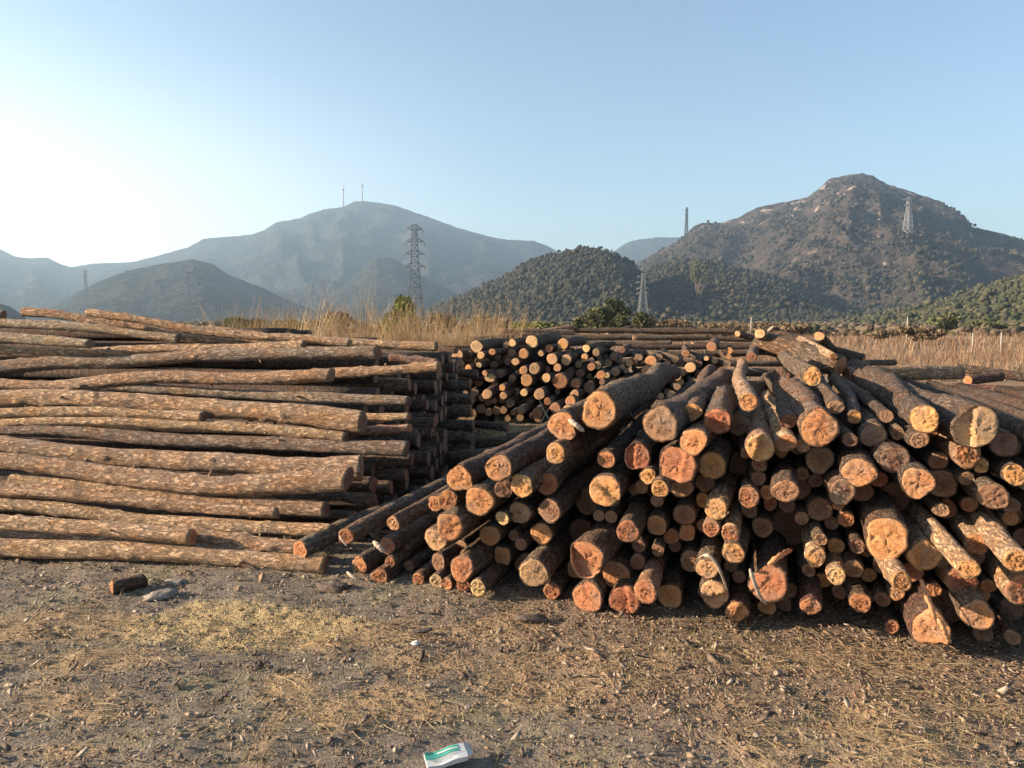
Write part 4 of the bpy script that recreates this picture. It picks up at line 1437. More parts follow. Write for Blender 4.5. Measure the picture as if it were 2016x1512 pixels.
bplaced = []
for (px, py, rp, cut) in BP:
    Y = back_depth(py, px) + random.uniform(-0.06, 0.06) + (0.25 if cut == 'b' else 0)
    A = at_y(px, py, Y)
    r = px_size(A, rp)
    A[2] = max(A[2], r)
    d = AXB + np.array([random.uniform(-.07, .05), 0, random.uniform(-.01, .01)])
    B = A + d * random.uniform(2.2, 3.0)
    lg = make_log(A, B, r, r * 0.85, cut, 1, group="small logs in the middle pile behind", n=14, near_fine=0.5, ds=0.06, ds_far=0.3, knots=3, back=False)
    lb = BLAB.get((px, py))
    bplaced.append((A[0], A[2], r))
    LOGS.append(dict(o=lg, px=px, py=py, r=rp, cut=cut, pile='middle', lab=lb[0] if lb else None, short=lb[1] if lb else None, shade=cut == 'b', rec=0))
mid = MB()
rm = random.Random(9)
for k in range(4000):
    x = rm.uniform(-1.0, 3.6)
    top = np.interp(x, [-1.0, -0.6, 0.3, 1.2, 3.6], [0.95, 1.16, 1.2, 1.05, 0.95])
    z = rm.uniform(0.06, top)
    r = rm.uniform(0.045, 0.075)
    if any((x - a) ** 2 + (z - b) ** 2 < ((r + c) * 0.9) ** 2 for a, b, c in bplaced):
        continue
    if len(bplaced) > 240:
        break
    bplaced.append((x, z, r))
    Y = 11.15 + z * 0.9 + rm.uniform(0, 0.35)
    mid.tube([(x, Y, z), (x + 0.15, Y + 2.2, z)], r, 9)
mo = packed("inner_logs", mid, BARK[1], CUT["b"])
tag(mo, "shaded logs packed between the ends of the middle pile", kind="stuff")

# ---- dark stack lying crosswise further back, and long logs on the bank
rk = random.Random(21)
far_n = 0
for row in range(7):
    z = 0.35 + row * 0.17
    for part in range(4):
        x0 = 0.55 + part * 1.9 + rk.uniform(-0.4, 0.4)
        ln = rk.uniform(2.6, 4.4)
        Y = 14.6 + row * 0.42 + rk.uniform(-0.15, 0.15)
        r = rk.uniform(0.055, 0.085)
        if x0 + ln > 7.2 - row * 0.35:
            ln = 7.2 - row * 0.35 - x0
        if ln < 1.2 or row < 2 and part == 0:
            continue
        A = np.array([x0, Y, z])
        B = np.array([x0 + ln, Y + rk.uniform(-.25, .25), z + rk.uniform(-.05, .09)])
        lg = make_log(A, B, r, r * 0.85, 'b', 1, via=[(A + B) / 2 + np.array([0, 0, rk.uniform(-.04, .04)])], group="dark logs lying crosswise in the far stack", n=12, near_fine=0, ds_far=0.12, knots=4)
        px, py = project((A + B) / 2)
        LOGS.append(dict(o=lg, px=px, py=py, r=r * F / Y, cut='b', pile='far', row=row, lab=None, short=None, shade=True, rec=0))
BANK = [((985, 652), (1130, 655), 15.5, 5, 'o', "slim tan log lying along the bank behind the middle pile"),
        ((1005, 664), (1128, 645), 16.5, 5, 'o', "thin tan log tilted up to the right on the bank behind the middle pile"),
        ((930, 668), (1060, 661), 15.0, 5, 'b', "grey-brown log on the bank left of the slim tan one"),
        ((1195, 655), (1245, 645), 19.0, 5, 'b', "dark log end rising above the far crosswise stack"),
        ((860, 688), (960, 690), 13.2, 7, 'b', "grey log lying level at the middle pile's top left"),
        ((858, 745), (985, 741), 11.6, 6, 'b', "brown log stretching left from the middle pile into the gap"),
        ((640, 668), (740, 672), 12.5, 5, 'b', "dark log tip behind the top of the left stack near the reeds")]
GAP = [((1000, 842), (925, 836), 9.4, 8, 'k', "short reddish log lying in the shaded gap before the middle pile"),
       ((1062, 862), (938, 872), 8.0, 9, 'b', "shaded log lying level across the gap between the side piles"),
       ((1085, 852), (1000, 858), 8.7, 8, 'b', "short shaded log in the gap nearest the right pile's shoulder"),
       ((1010, 886), (880, 900), 7.1, 11, 'b', "shaded log in the gap touching the left stack's dark side"),
       ((985, 906), (890, 930), 6.7, 10, 'b', "tilted shaded log lowest in the gap between the side piles")]
for a, b, Y, r, cut, lab in GAP:
    A, B = at_y(*a, Y), at_y(*b, Y + 0.25)
    ra_, rb_ = px_size(A, r), px_size(B, r)
    A[2], B[2] = max(A[2], ra_), max(B[2], rb_)
    lg = make_log(A, B, ra_, rb_, cut, 1, group="loose logs lying in the gap", n=14, near_fine=0, ds_far=0.08)
    LOGS.append(dict(o=lg, px=a[0], py=a[1], r=r, cut=cut, pile='gap', lab=lab, short=None, shade=False, rec=0))
for a, b, Y, r, cut, lab in BANK:
    A, B = at_y(*a, Y), at_y(*b, Y + 0.5)
    lg = make_log(A, B, px_size(A, r), px_size(B, r), cut, 1 if cut == 'b' else 0, group="logs lying behind the main piles", n=12, near_fine=0, ds_far=0.10)
    LOGS.append(dict(o=lg, px=a[0], py=a[1], r=r, cut=cut, pile='bank', lab=lab, short=None, shade=False, rec=0))

# ---- labels for every log: told apart by size, face, and the nearest remarkable log
PLACE = {'right': "right-hand pile", 'deep': "left stack's shaded end", 'middle': "middle pile", 'far': "far crosswise stack"}
ORD = ["nearest one", "second one", "third one", "fourth one", "fifth one", "sixth one", "seventh one", "eighth one", "ninth one", "tenth one", "eleventh one", "twelfth one", "thirteenth one", "fourteenth one"]


NTH = ["first", "second", "third", "fourth", "fifth", "sixth", "seventh", "eighth", "ninth", "tenth", "eleventh", "twelfth", "thirteenth", "fourteenth", "fifteenth", "sixteenth", "seventeenth", "eighteenth", "nineteenth", "twentieth", "twenty-first", "twenty-second", "twenty-third", "twenty-fourth", "twenty-fifth", "twenty-sixth", "twenty-seventh", "twenty-eighth", "twenty-ninth", "thirtieth"] + ["thirty-odd"] * 60


def size_word(r, pile):
    if pile == 'middle':
        return "small" if r < 9 else "stouter"
    return "thin" if r < 17 else ("medium" if r < 25 else "thick")


used = set()
for rec in LOGS:
    if rec['lab']:
        rec['o']["label"] = rec['lab']
        used.add(rec['lab'])
OFF = []
for pile in ('right', 'middle'):
    marks = [q for q in LOGS if q['pile'] == pile and q['short']]
    groups = {}
    for q in LOGS:
        if q['pile'] != pile or q['lab']:
            continue
        if q['px'] > 2016 + q['r']:
            OFF.append(q)
            continue
        m = min(marks, key=lambda k: math.hypot(k['px'] - q['px'], k['py'] - q['py']))
        ang = math.degrees(math.atan2(m['py'] - q['py'], q['px'] - m['px'])) % 360
        sec = int(((ang + 45) % 360) // 90)
        groups.setdefault((m['short'], sec), []).append((math.hypot(m['px'] - q['px'], m['py'] - q['py']), q))
    for (short, sec), lst in groups.items():
        lst.sort(key=lambda t: t[0])
        for k, (d, q) in enumerate(lst):
            where = ["right of", "above", "left of", "below"][sec]
            look = "%s %s-ended log" % (size_word(q['r'], pile), CNAME[q['cut']])
            if q['shade'] and pile == 'right':
                look = "shaded " + look
            q['o']["label"] = "%s, %s %s %s" % (look, ORD[k], where, short)
deep = sorted([q for q in LOGS if q['pile'] == 'deep'], key=lambda q: (q['py'], q['px']))
# three columns of stepped ends
colw = lambda q: 0 if q['px'] < 830 else (1 if q['px'] < 885 else 2)
for c, cname in enumerate(("nearest", "middle", "furthest")):
    lst = [q for q in deep if colw(q) == c]
    for k, q in enumerate(lst):
        q['o']["label"] = "shaded log end, %s from top in the %s stepped column of the left stack" % (ORD[k].replace(" one", "").replace("nearest", "first"), cname)
far = sorted([q for q in LOGS if q['pile'] == 'far'], key=lambda q: (q['py'], q['px']))
rows_ = sorted(set(q['row'] for q in far))
for rw in rows_:
    inrow = sorted([q for q in far if q['row'] == rw], key=lambda q: q['px'])
    for k, q in enumerate(inrow):
        q['o']["label"] = "dark log of the far crosswise stack, %s from left in its %s layer down" % (NTH[k], NTH[max(rows_) - rw])
OFF.sort(key=lambda q: q['o'].location.z, reverse=True)
for k, q in enumerate(OFF):
    q['o']["label"] = "right-pile log with its end past the picture's right edge, %s such from the top" % NTH[k]

# ---- bark strips and splinters hanging on the piles
M_STRIP = plain("pale_bark_strip", (0.42, 0.33, 0.25), var=0.35, scale=60)
M_SPL = plain("splintered_wood", (0.55, 0.27, 0.13), var=0.4, scale=80)


def strip(name, pix, depth, w, mat, label, cat="bark strip", thick=0.004, group=None):
    P = np.array([at_y(x, y, depth + dd) for (x, y, dd) in pix])
    dense = np.linspace(0, len(P) - 1, 18)
    Q = np.stack([np.interp(dense, np.arange(len(P)), P[:, k]) for k in range(3)], -1)
    k3 = np.array([.25, .5, .25])
    for _ in range(3):
        Q[1:-1] = np.stack([np.convolve(Q[:, k], k3, 'valid') for k in range(3)], -1)
    T = np.gradient(Q, axis=0)
    T /= np.linalg.norm(T, axis=1)[:, None]
    S = np.cross(T, np.array([0.2, -0.9, 0.3]))
    S /= np.linalg.norm(S, axis=1)[:, None]
    N = np.cross(S, T)
    ww = w * np.interp(np.linspace(0, 1, 18), [0, .15, .8, 1], [0.35, 1, 0.8, 0.2])
    ww = ww * (1 + 0.2 * np.sin(np.arange(18) * 1.9))
    v = np.concatenate([Q - S * ww[:, None] / 2, Q + S * ww[:, None] / 2, Q - S * ww[:, None] / 2 + N * thick, Q + S * ww[:, None] / 2 + N * thick])
    n = 18
    i = np.arange(n - 1)
    q = np.concatenate([np.stack([a + i, a + i + 1, b + i + 1, b + i], -1) for a, b in ((0, n), (3 * n, 2 * n), (2 * n, 0), (n, 3 * n))])
    q = np.vstack([q, [[0, n, 3 * n, 2 * n]], [[n - 1, 3 * n - 1, 4 * n - 1, 2 * n - 1]]])
    o = link(name, new_mesh(name, v, q, mat))
    tag(o, label, cat, group)
    return o


def dep(px, py, rec=-0.15):
    return end_point(px, py, rec)[1]


strip("bark_strip", [(1375, 1098, 0.05), (1388, 1091, -0.02), (1404, 1098, -0.03), (1416, 1120, -0.02), (1426, 1146, 0.0), (1432, 1165, 0.03)], dep(1400, 1120), 0.016, M_STRIP, "curled grey bark strip arching over the pale ringed log end")
strip("splinter", [(668, 1055, 0.0), (676, 1066, -0.02), (684, 1076, -0.03)], dep(676, 1060, -0.2), 0.012, M_STRIP, "pale yellow splinter hanging from the tip of the long left-edge log", "splinter")
strip("bark_strip", [(683, 1126, 0.0), (692, 1134, -0.03), (704, 1141, -0.04)], dep(690, 1130, -0.1), 0.018, M_STRIP, "small white bark flake on the ground left of the pile")
strip("splinter", [(1812, 1140, 0.03), (1822, 1170, 0.0), (1836, 1200, -0.03), (1842, 1228, -0.03)], dep(1830, 1180, -0.2), 0.03, M_SPL, "torn reddish splinter standing up from the splintered bottom log", "splinter")
strip("splinter", [(1846, 1215, 0.0), (1858, 1238, -0.03), (1868, 1262, -0.02)], dep(1855, 1235, -0.2), 0.028, M_SPL, "reddish splinter along the right side of the splintered bottom log", "splinter")
strip("bark_strip", [(1476, 1120, 0.0), (1482, 1140, -0.03), (1494, 1172, -0.03), (1508, 1190, 0.0)], dep(1490, 1150, -0.15), 0.022, M_STRIP, "grey bark strip hugging the left of the coarse-faced thick log")
strip("bark_strip", [(1512, 1112, 0.05), (1530, 1098, 0.04), (1548, 1086, 0.1), (1560, 1082, 0.2)], dep(1530, 1100, -0.1), 0.03, M_SPL, "rough reddish bark slab above the coarse-faced thick log")
strip("bark_strip", [(1120, 826, 0.0), (1136, 838, -0.04), (1150, 850, -0.02)], dep(1135, 838, -0.1), 0.03, M_STRIP, "white bark scrap between the two reddish ends at the pile's upper left")
strip("bark_strip", [(735, 1066, 0.0), (748, 1078, -0.03), (756, 1088, -0.03)], dep(748, 1078, -0.1), 0.03, M_STRIP, "pale bark slab stuck between thin logs at the pile's left foot")
strip("twig", [(1512, 652, 0.0), (1524, 642, -0.05)], 7.0, 0.03, M_STRIP, "short broken twig sticking up on the crest of the right pile", "twig")
strip("twig", [(1085, 832, 0.0), (1066, 800, 0.1), (1058, 770, 0.1)], 9.8, 0.012, M_STRIP, "thin dry stalk leaning left in front of the middle pile", "twig")
strip("twig", [(1062, 836, 0.0), (1076, 812, 0.1), (1088, 790, 0.1)], 9.7, 0.012, M_STRIP, "thin dry stalk leaning right in front of the middle pile", "twig")

# ------------------------------------------------------------------ ground litter
def chips(name, n, xr, yr, smin, smax, mat, seed, aspect=(1.2, 3.0), dens=None, lift=0.004, sides=5, thick=0.18, tiltmax=0.45):
    rg = np.random.default_rng(seed)
    x = rg.uniform(*xr, n)
    y = rg.uniform(*yr, n)
    if dens is not None:
        k = rg.uniform(0, 1, n) < dens(x, y)
        x, y = x[k], y[k]
    n = len(x)
    s = smin + (smax - smin) * rg.power(0.45, n) ** 1.0 * rg.uniform(0.2, 1, n)
    s = np.maximum(s, smin)
    asp = rg.uniform(*aspect, n)
    th = rg.uniform(0, 2 * np.pi, n)
    z = ground_h(x, y) + lift
    tl = rg.uniform(-tiltmax, tiltmax, (n, 2))
    ang = np.linspace(0, 2 * np.pi, sides, endpoint=False)
    rad = rg.uniform(0.6, 1.15, (n, sides))
    lx = rad * np.cos(ang)[None] * (s * asp / 2)[:, None]
    ly = rad * np.sin(ang)[None] * (s / 2)[:, None]
    c, sn = np.cos(th)[:, None], np.sin(th)[:, None]
    wx, wy = lx * c - ly * sn, lx * sn + ly * c
    wz = tl[:, :1] * wx + tl[:, 1:] * wy + rg.normal(0, 0.06, (n, sides)) * s[:, None]
    wz = wz - wz.min(1, keepdims=True)
    top = np.stack([wx + x[:, None], wy + y[:, None], wz + z[:, None] + (s * thick)[:, None]], -1)
    bot = top.copy()
    bot[..., 2] -= (s * thick)[:, None]
    bot[..., :2] = bot[..., :2] * 0.9 + np.stack([x, y], -1)[:, None] * 0.1
    V = np.concatenate([top, bot], 1).reshape(-1, 3)
    b = (np.arange(n) * 2 * sides)[:, None]
    T = []
    for k in range(1, sides - 1):
        T.append(b + np.array([[0, k, k + 1]]))
    Q = []
    for k in range(sides):
        k2 = (k + 1) % sides
        Q.append(b + np.array([[k2, k, sides + k, sides + k2]]))
    o = link(name, new_mesh(name, V, [np.concatenate(T), np.concatenate(Q)], mat, smooth=False))
    return o


M_CHIP = multi_island("bark_chips", [(0.09, 0.066, 0.050), (0.15, 0.115, 0.09), (0.22, 0.18, 0.14), (0.18, 0.125, 0.085), (0.29, 0.24, 0.19), (0.12, 0.09, 0.068), (0.26, 0.18, 0.115), (0.33, 0.27, 0.21)])
M_REDCHIP = multi_island("reddish_chips", [(0.22, 0.135, 0.088), (0.31, 0.20, 0.13), (0.15, 0.095, 0.062), (0.36, 0.255, 0.17), (0.27, 0.175, 0.115)])
M_STRAW = multi_island("straw", [(0.46, 0.34, 0.19), (0.56, 0.44, 0.26), (0.36, 0.26, 0.15), (0.40, 0.33, 0.17), (0.30, 0.21, 0.12)], translucent=0.15)
M_SAW = multi_island("sawdust", [(0.70, 0.53, 0.27), (0.78, 0.62, 0.35), (0.62, 0.45, 0.22), (0.54, 0.39, 0.20)])
M_GRASS = multi_island("sparse_grass", [(0.19, 0.18, 0.075), (0.27, 0.24, 0.11), (0.34, 0.28, 0.14)], translucent=0.2)


o = chips("bark_litter", 52000, (-4.6, 4.6), (1.9, 5.6), 0.005, 0.022, M_CHIP, 1, dens=front_dens)
tag(o, "small dark bark crumbs and wood litter covering the bare yard", kind="stuff")
o = chips("bark_pieces", 2200, (-4.6, 4.6), (1.9, 5.8), 0.016, 0.045, M_CHIP, 2, dens=front_dens, thick=0.14)
tag(o, "larger loose bark pieces scattered over the yard", kind="stuff")
o = chips("reddish_bark_litter", 30000, (-1.2, 4.2), (2.3, 4.9), 0.005, 0.019, M_REDCHIP, 3, dens=red_band)
tag(o, "reddish bark litter strewn along the foot of the right-hand pile", kind="stuff")
o = chips("gap_debris", 16000, (-1.6, 2.2), (5.2, 10.8), 0.02, 0.09, M_REDCHIP, 5, thick=0.2)
tag(o, "brown bark debris covering the ground in the gap between the piles", kind="stuff")
o = chips("sawdust", 60000, (SAW[0] - 1.0, SAW[0] + 1.0), (SAW[1] - 0.5, SAW[1] + 0.5), 0.0025, 0.006, M_SAW, 4, dens=saw_mask, lift=0.004, thick=0.3)
tag(o, "spill of fresh yellow sawdust in front of the left-hand stack", kind="stuff")


def blades(name, x, y, L, W, mat, seed, flat=0.12, curve=0.3, base_z=None, segs=3, upright=False):
    rg = np.random.default_rng(seed)
    n = len(x)
    th = rg.uniform(0, 2 * np.pi, n)
    z0 = (ground_h(x, y) if base_z is None else base_z) + 0.006
    if upright:
        el = rg.normal(1.35, 0.16, n)
    else:
        el = np.abs(rg.normal(0, flat, n)) + 0.01
    cv = rg.normal(0, curve, n)
    pts = []
    px, py, pz = x.copy(), y.copy(), z0.copy()
    pts.append((px.copy(), py.copy(), pz.copy()))
    for k in range(segs):
        l = L / segs
        px = px + np.cos(th) * np.cos(el) * l
        py = py + np.sin(th) * np.cos(el) * l
        pz = pz + np.sin(el) * l
        if upright:
            el = el - np.abs(cv) * (k + 1) * 0.55
        else:
            th = th + cv
            el = el * 0.2 - (0.02 if k else 0)
        pts.append((px.copy(), py.copy(), pz.copy()))
    V = []
    for k, (a, b, c) in enumerate(pts):
        w = W * (1 - k / segs * 0.85) / 2
        sx, sy = -np.sin(th), np.cos(th)
        V.append(np.stack([a - sx * w, b - sy * w, c], -1))
        V.append(np.stack([a + sx * w, b + sy * w, c + (0 if upright else 1) * w * 0.5], -1))
    V = np.stack(V, 1)
    m = V.shape[1]
    b0 = (np.arange(n) * m)[:, None]
    Q = np.concatenate([b0 + np.array([[2 * k, 2 * k + 1, 2 * k + 3, 2 * k + 2]]) for k in range(segs)])
    return link(name, new_mesh(name, V.reshape(-1, 3), Q, mat, smooth=False))


def sample(n, xr, yr, dens, seed):
    rg = np.random.default_rng(seed)
    x = rg.uniform(*xr, n)
    y = rg.uniform(*yr, n)
    k = rg.uniform(0, 1, n) < dens(x, y)
    return x[k], y[k]


rg0 = np.random.default_rng(8)
x, y = sample(60000, (-4.2, 4.2), (1.9, 5.2), straw_dens, 6)
o = blades("straw", x, y, rg0.uniform(0.03, 0.17, len(x)), rg0.uniform(0.0014, 0.0042, len(x)), M_STRAW, 6)
tag(o, "broken dry straw and grass stalks lying on the yard", kind="stuff")
x, y = sample(420, (-3.2, 3.6), (1.95, 4.6), straw_dens, 16)
o = blades("straw_stalks", x, y, rg0.uniform(0.15, 0.42, len(x)), rg0.uniform(0.002, 0.005, len(x)), M_STRAW, 7, curve=0.12)
tag(o, "long pale straw stalks strewn over the yard", kind="stuff")


def grass_dens(x, y):
    n = fbm(np.stack([x * 1.1, y * 1.1, x * 0 + 4], -1), 53, 3)
    return np.clip((n - 0.02) * 5.0, 0, 1) * front_dens(x, y)


x, y = sample(16000, (-4.2, 4.2), (1.9, 5.0), grass_dens, 26)
o = blades("sparse_grass", x, y, rg0.uniform(0.015, 0.05, len(x)), rg0.uniform(0.002, 0.004, len(x)), M_GRASS, 9, upright=True, curve=0.5)
tag(o, "thin patches of short faded grass on the yard", kind="stuff")

# a few countable things on the yard
c = on_ground(222, 1172)
A = np.array([c[0], c[1], 0.045])
B = A + np.array([0.12, 0.13, 0.0])
lg = make_log(A, B, 0.042, 0.042, 'o', 1, n=18, near_fine=2, ds=0.02, name="log_offcut", label="short log offcut lying alone on the bare ground before the left stack")
lg["category"] = "offcut"
if "group" in lg:
    del lg["group"]


def lump(name, px, py, sx, sy, sz, mat, label, cat, seed, yaw=0.0):
    rg = np.random.default_rng(seed)
    c = on_ground(px, py)
    nu, nv = 14, 9
    V = []
    for i in range(nv):
        ph = math.pi * i / (nv - 1)
        for j in range(nu):
            t = 2 * math.pi * j / nu
            V.append((math.sin(ph) * math.cos(t), math.sin(ph) * math.sin(t), math.cos(ph)))
    V = np.array(V)
    f = 1 + 0.8 * fbm(V * 2.3 + seed, seed, 3)
    V = V * f[:, None]
    V = np.sign(V) * np.abs(V) ** 0.8 * (sx, sy, sz)
    cc, ss = math.cos(yaw), math.sin(yaw)
    V = np.stack([V[:, 0] * cc - V[:, 1] * ss, V[:, 0] * ss + V[:, 1] * cc, V[:, 2] + sz * 0.55], -1)
    i = np.arange(nv - 1)[:, None] * nu
    j = np.arange(nu)[None, :]
    Q = np.stack([i + j, i + nu + j, i + nu + (j + 1) % nu, i + (j + 1) % nu], -1).reshape(-1, 4)
    o = link(name, new_mesh(name, V, Q, mat, smooth=False))
    o.location = c
    tag(o, label, cat)
    return o


M_STONE = plain("pale_stone", (0.21, 0.18, 0.15), var=0.3, scale=30, dist=0.01)
M_DARKBARK = plain("dark_bark", (0.11, 0.085, 0.07), var=0.5, scale=45, dist=0.01)
M_WHITE = plain("white_scrap", (0.62, 0.60, 0.56), var=0.1, scale=30)
lump("stone", 322, 1178, 0.085, 0.05, 0.03, M_STONE, "pale grey flat stone beside the sawdust spill", "stone", 3, 0.4)
lump("stone", 348, 1152, 0.07, 0.04, 0.022, M_STONE, "second grey stone just behind the pale flat one, close to the stack", "stone", 5, -0.2)
lump("bark_slab", 1046, 1222, 0.075, 0.03, 0.022, M_DARKBARK, "dark bark slab on the ground in front of the broad peach-faced log", "bark slab", 8, 0.1)
lump("bark_slab", 832, 1243, 0.05, 0.018, 0.008, M_DARKBARK, "flat dark bark slab lying in front of the pile's left foot", "bark slab", 9, 0.3)
lump("stone", 818, 1268, 0.018, 0.014, 0.01, M_WHITE, "tiny white pebble-like scrap on the straw below the flat bark slab", "stone", 12)
lump("bark_slab", 508, 1315, 0.022, 0.016, 0.02, M_DARKBARK, "small dark bark lump below the sawdust spill", "bark slab", 15)
lump("bark_slab", 655, 1160, 0.10, 0.05, 0.03, M_DARKBARK, "dark earthy bark heap between the two piles on the ground", "bark slab", 17, -0.3)
lump("stone", 168, 1188, 0.028, 0.018, 0.014, M_DARKBARK, "dark clod on the bare ground left of the log offcut", "clod", 19)
lump("stone", 922, 1394, 0.014, 0.010, 0.008, M_STONE, "tiny grey pebble above the crushed carton", "stone", 21)

# crushed carton at the bottom edge
M_TEAL = plain("teal_print", (0.06, 0.30, 0.24), rough=0.5, var=0.15, scale=40)
M_CARD = plain("white_card", (0.56, 0.57, 0.56), rough=0.5, var=0.08, scale=30)
M_INK = plain("grey_print", (0.20, 0.28, 0.27), rough=0.6, var=0.1)
M_DTEAL = plain("dark_teal_print", (0.03, 0.16, 0.12), rough=0.5, var=0.1)
cpos = on_ground(878, 1496)
ct = empty("carton", (cpos[0], cpos[1], 0.012), "crushed teal and white carton lying on the ground at the bottom edge", "carton")
ct.rotation_euler = (R(9), R(-7), R(17))
LX, LY, LZ = 0.075, 0.036, 0.010
bx = MB()
nxs, nys = 10, 5
gx, gy = np.meshgrid(np.linspace(-LX, LX, nxs), np.linspace(-LY, LY, nys))
dent = 0.004 * np.sin(gx * 55) + 0.003 * np.cos(gy * 90 + gx * 20)
top = np.stack([gx.ravel(), gy.ravel(), (LZ + dent).ravel()], -1)
bot = np.stack([gx.ravel(), gy.ravel(), (-LZ + dent * 0.3).ravel()], -1)
i = np.arange(nys - 1)[:, None] * nxs + np.arange(nxs - 1)[None, :]
q = np.stack([i, i + 1, i + nxs + 1, i + nxs], -1).reshape(-1, 4)
bx.add(top, q)
bx.add(bot, q[:, ::-1])
per = [(0, k) for k in range(nxs)] + [(k, nxs - 1) for k in range(1, nys)] + [(nys - 1, k) for k in range(nxs - 2, -1, -1)] + [(k, 0) for k in range(nys - 2, 0, -1)]
pi = [a * nxs + b for a, b in per]
V = np.vstack([top[pi], bot[pi]])
m = len(pi)
bx.add(V, [[k, m + k, m + (k + 1) % m, (k + 1) % m] for k in range(m)])
bx.build("body", M_CARD, ct)


def patch(name, x0, x1, y0, y1, mat, lift=0.0012):
    b = MB()
    gx, gy = np.meshgrid(np.linspace(x0, x1, 9), np.linspace(y0, y1, 3))
    d = 0.004 * np.sin(gx * 55) + 0.003 * np.cos(gy * 90 + gx * 20)
    v = np.stack([gx.ravel(), gy.ravel(), (LZ + d + lift).ravel()], -1)
    i = np.arange(2)[:, None] * 9 + np.arange(8)[None, :]
    b.add(v, np.stack([i, i + 1, i + 10, i + 9], -1).reshape(-1, 4))
    b.build(name, mat, ct)


patch("teal_panel", -LX + 0.002, 0.052, -0.004, LY - 0.002, M_TEAL)
patch("dark_corner", -LX + 0.002, -0.045, 0.016, LY - 0.002, M_DTEAL, 0.0022)
patch("white_stripe", -0.03, 0.05, 0.012, 0.020, M_CARD, 0.0026)
for k in range(3):
    patch("print_line", -0.06 + 0.01 * k, 0.06 - 0.02 * k, -0.010 - 0.008 * k, -0.0075 - 0.008 * k, M_INK, 0.0022)
fl = MB()
fl.add([(LX, -LY, LZ), (LX, LY, LZ), (LX + 0.022, LY * 0.8, 0.002), (LX + 0.022, -LY * 0.7, 0.0), (LX, -LY, LZ - 0.001), (LX, LY, LZ - 0.001), (LX + 0.022, LY * 0.8, 0.001), (LX + 0.022, -LY * 0.7, -0.001)],
       [[0, 3, 2, 1], [4, 5, 6, 7], [2, 3, 7, 6], [0, 4, 7, 3], [1, 2, 6, 5]])
fl.build("flap", M_CARD, ct)

# ------------------------------------------------------------------ reeds, field and shrubs behind the yard
M_REED = multi_island("dry_reed", [(0.44, 0.28, 0.14), (0.52, 0.36, 0.20), (0.36, 0.22, 0.11), (0.58, 0.44, 0.28), (0.40, 0.30, 0.15), (0.28, 0.19, 0.09)], translucent=0.25)
M_FIELD = multi_island("field_grass", [(0.22, 0.135, 0.08), (0.27, 0.175, 0.105), (0.18, 0.11, 0.068), (0.31, 0.22, 0.14), (0.14, 0.09, 0.06)], translucent=0.1)
M_REEDG = multi_island("green_reed", [(0.13, 0.16, 0.045), (0.20, 0.22, 0.07), (0.30, 0.27, 0.11)], translucent=0.25)
rr_ = np.random.default_rng(55)


def reed_patch(name, n, xr, yr, hr, mat, seed, label, wid=(0.008, 0.018), curve=0.35, dens=None):
    rg = np.random.default_rng(seed)
    x = rg.uniform(*xr, n)
    y = rg.uniform(*yr, n)
    if dens is not None:
        k = rg.uniform(0, 1, n) < dens(x, y)
        x, y = x[k], y[k]
    n = len(x)
    cl = fbm(np.stack([x * 1.1, y * 0.5, x * 0], -1), seed, 2)
    h = rg.uniform(*hr, n) * (1 + 0.55 * cl)
    o = blades(name, x, y, h, rg.uniform(*wid, n), mat, seed, upright=True, curve=curve, segs=5)
    tag(o, label, kind="stuff")
    return o


# golden thicket behind the left stack: x from px 550..1000 at 13-17 m
reed_patch("dry_reeds", 17000, (-5.4, 0.3), (13.2, 17.0), (1.25, 1.8), M_REED, 201, "thicket of golden dry reeds and grass behind the left-hand stack", dens=lambda x, y: np.where(x > -2.6, 1, 0.8) * np.clip((0.3 - x) / 0.8, 0.1, 1))
reed_patch("tall_reeds", 420, (-4.6, -0.6), (13.0, 15.5), (1.5, 2.1), M_REED, 202, "taller reed plumes rising above the dry thicket", wid=(0.016, 0.035), curve=0.22)
reed_patch("green_reeds", 260, (-4.9, -4.0), (13.0, 14.0), (1.3, 1.8), M_REEDG, 203, "clump of green arching reed blades at the left of the thicket", curve=0.6)
reed_patch("dry_grass", 16000, (1.0, 26.0), (19.0, 34.0), (0.25, 0.60), M_FIELD, 204, "tawny dry grass field beyond the right-hand pile", wid=(0.012, 0.03), dens=lambda x, y: np.where((x > y * 0.20) & (x < y * 0.8), np.clip(0.75 + 2.2 * fbm(np.stack([x * 0.35, y * 0.2, x * 0], -1), 41, 3), 0.15, 1), 0.0))
reed_patch("dry_grass", 14000, (-4.0, 60.0), (34.0, 75.0), (0.3, 0.8), M_FIELD, 205, "distant strip of tawny grass at the foot of the hills", wid=(0.03, 0.06), dens=lambda x, y: np.where((x > y * 0.02) & (x < y * 0.8), 0.9, 0.0))
reed_patch("straw_mound", 2600, (-0.5, 1.1), (9.0, 10.6), (0.12, 0.32), M_REED, 206, "dry grass and straw growing at the foot of the middle pile", wid=(0.006, 0.012), curve=0.7)

M_LEAFG = multi_island("bush_leaves", [(0.10, 0.135, 0.036), (0.15, 0.185, 0.052), (0.075, 0.10, 0.028), (0.20, 0.22, 0.075)], translucent=0.2)
M_LEAFB = multi_island("dry_bush_leaves", [(0.12, 0.085, 0.05), (0.17, 0.125, 0.075), (0.085, 0.062, 0.040), (0.22, 0.165, 0.10)], translucent=0.1)
M_LEAFD = multi_island("dull_bush_leaves", [(0.085, 0.095, 0.045), (0.12, 0.125, 0.060), (0.065, 0.072, 0.036), (0.15, 0.14, 0.075)], translucent=0.1)
M_STEM = plain("shrub_stem", (0.12, 0.085, 0.06), var=0.3)


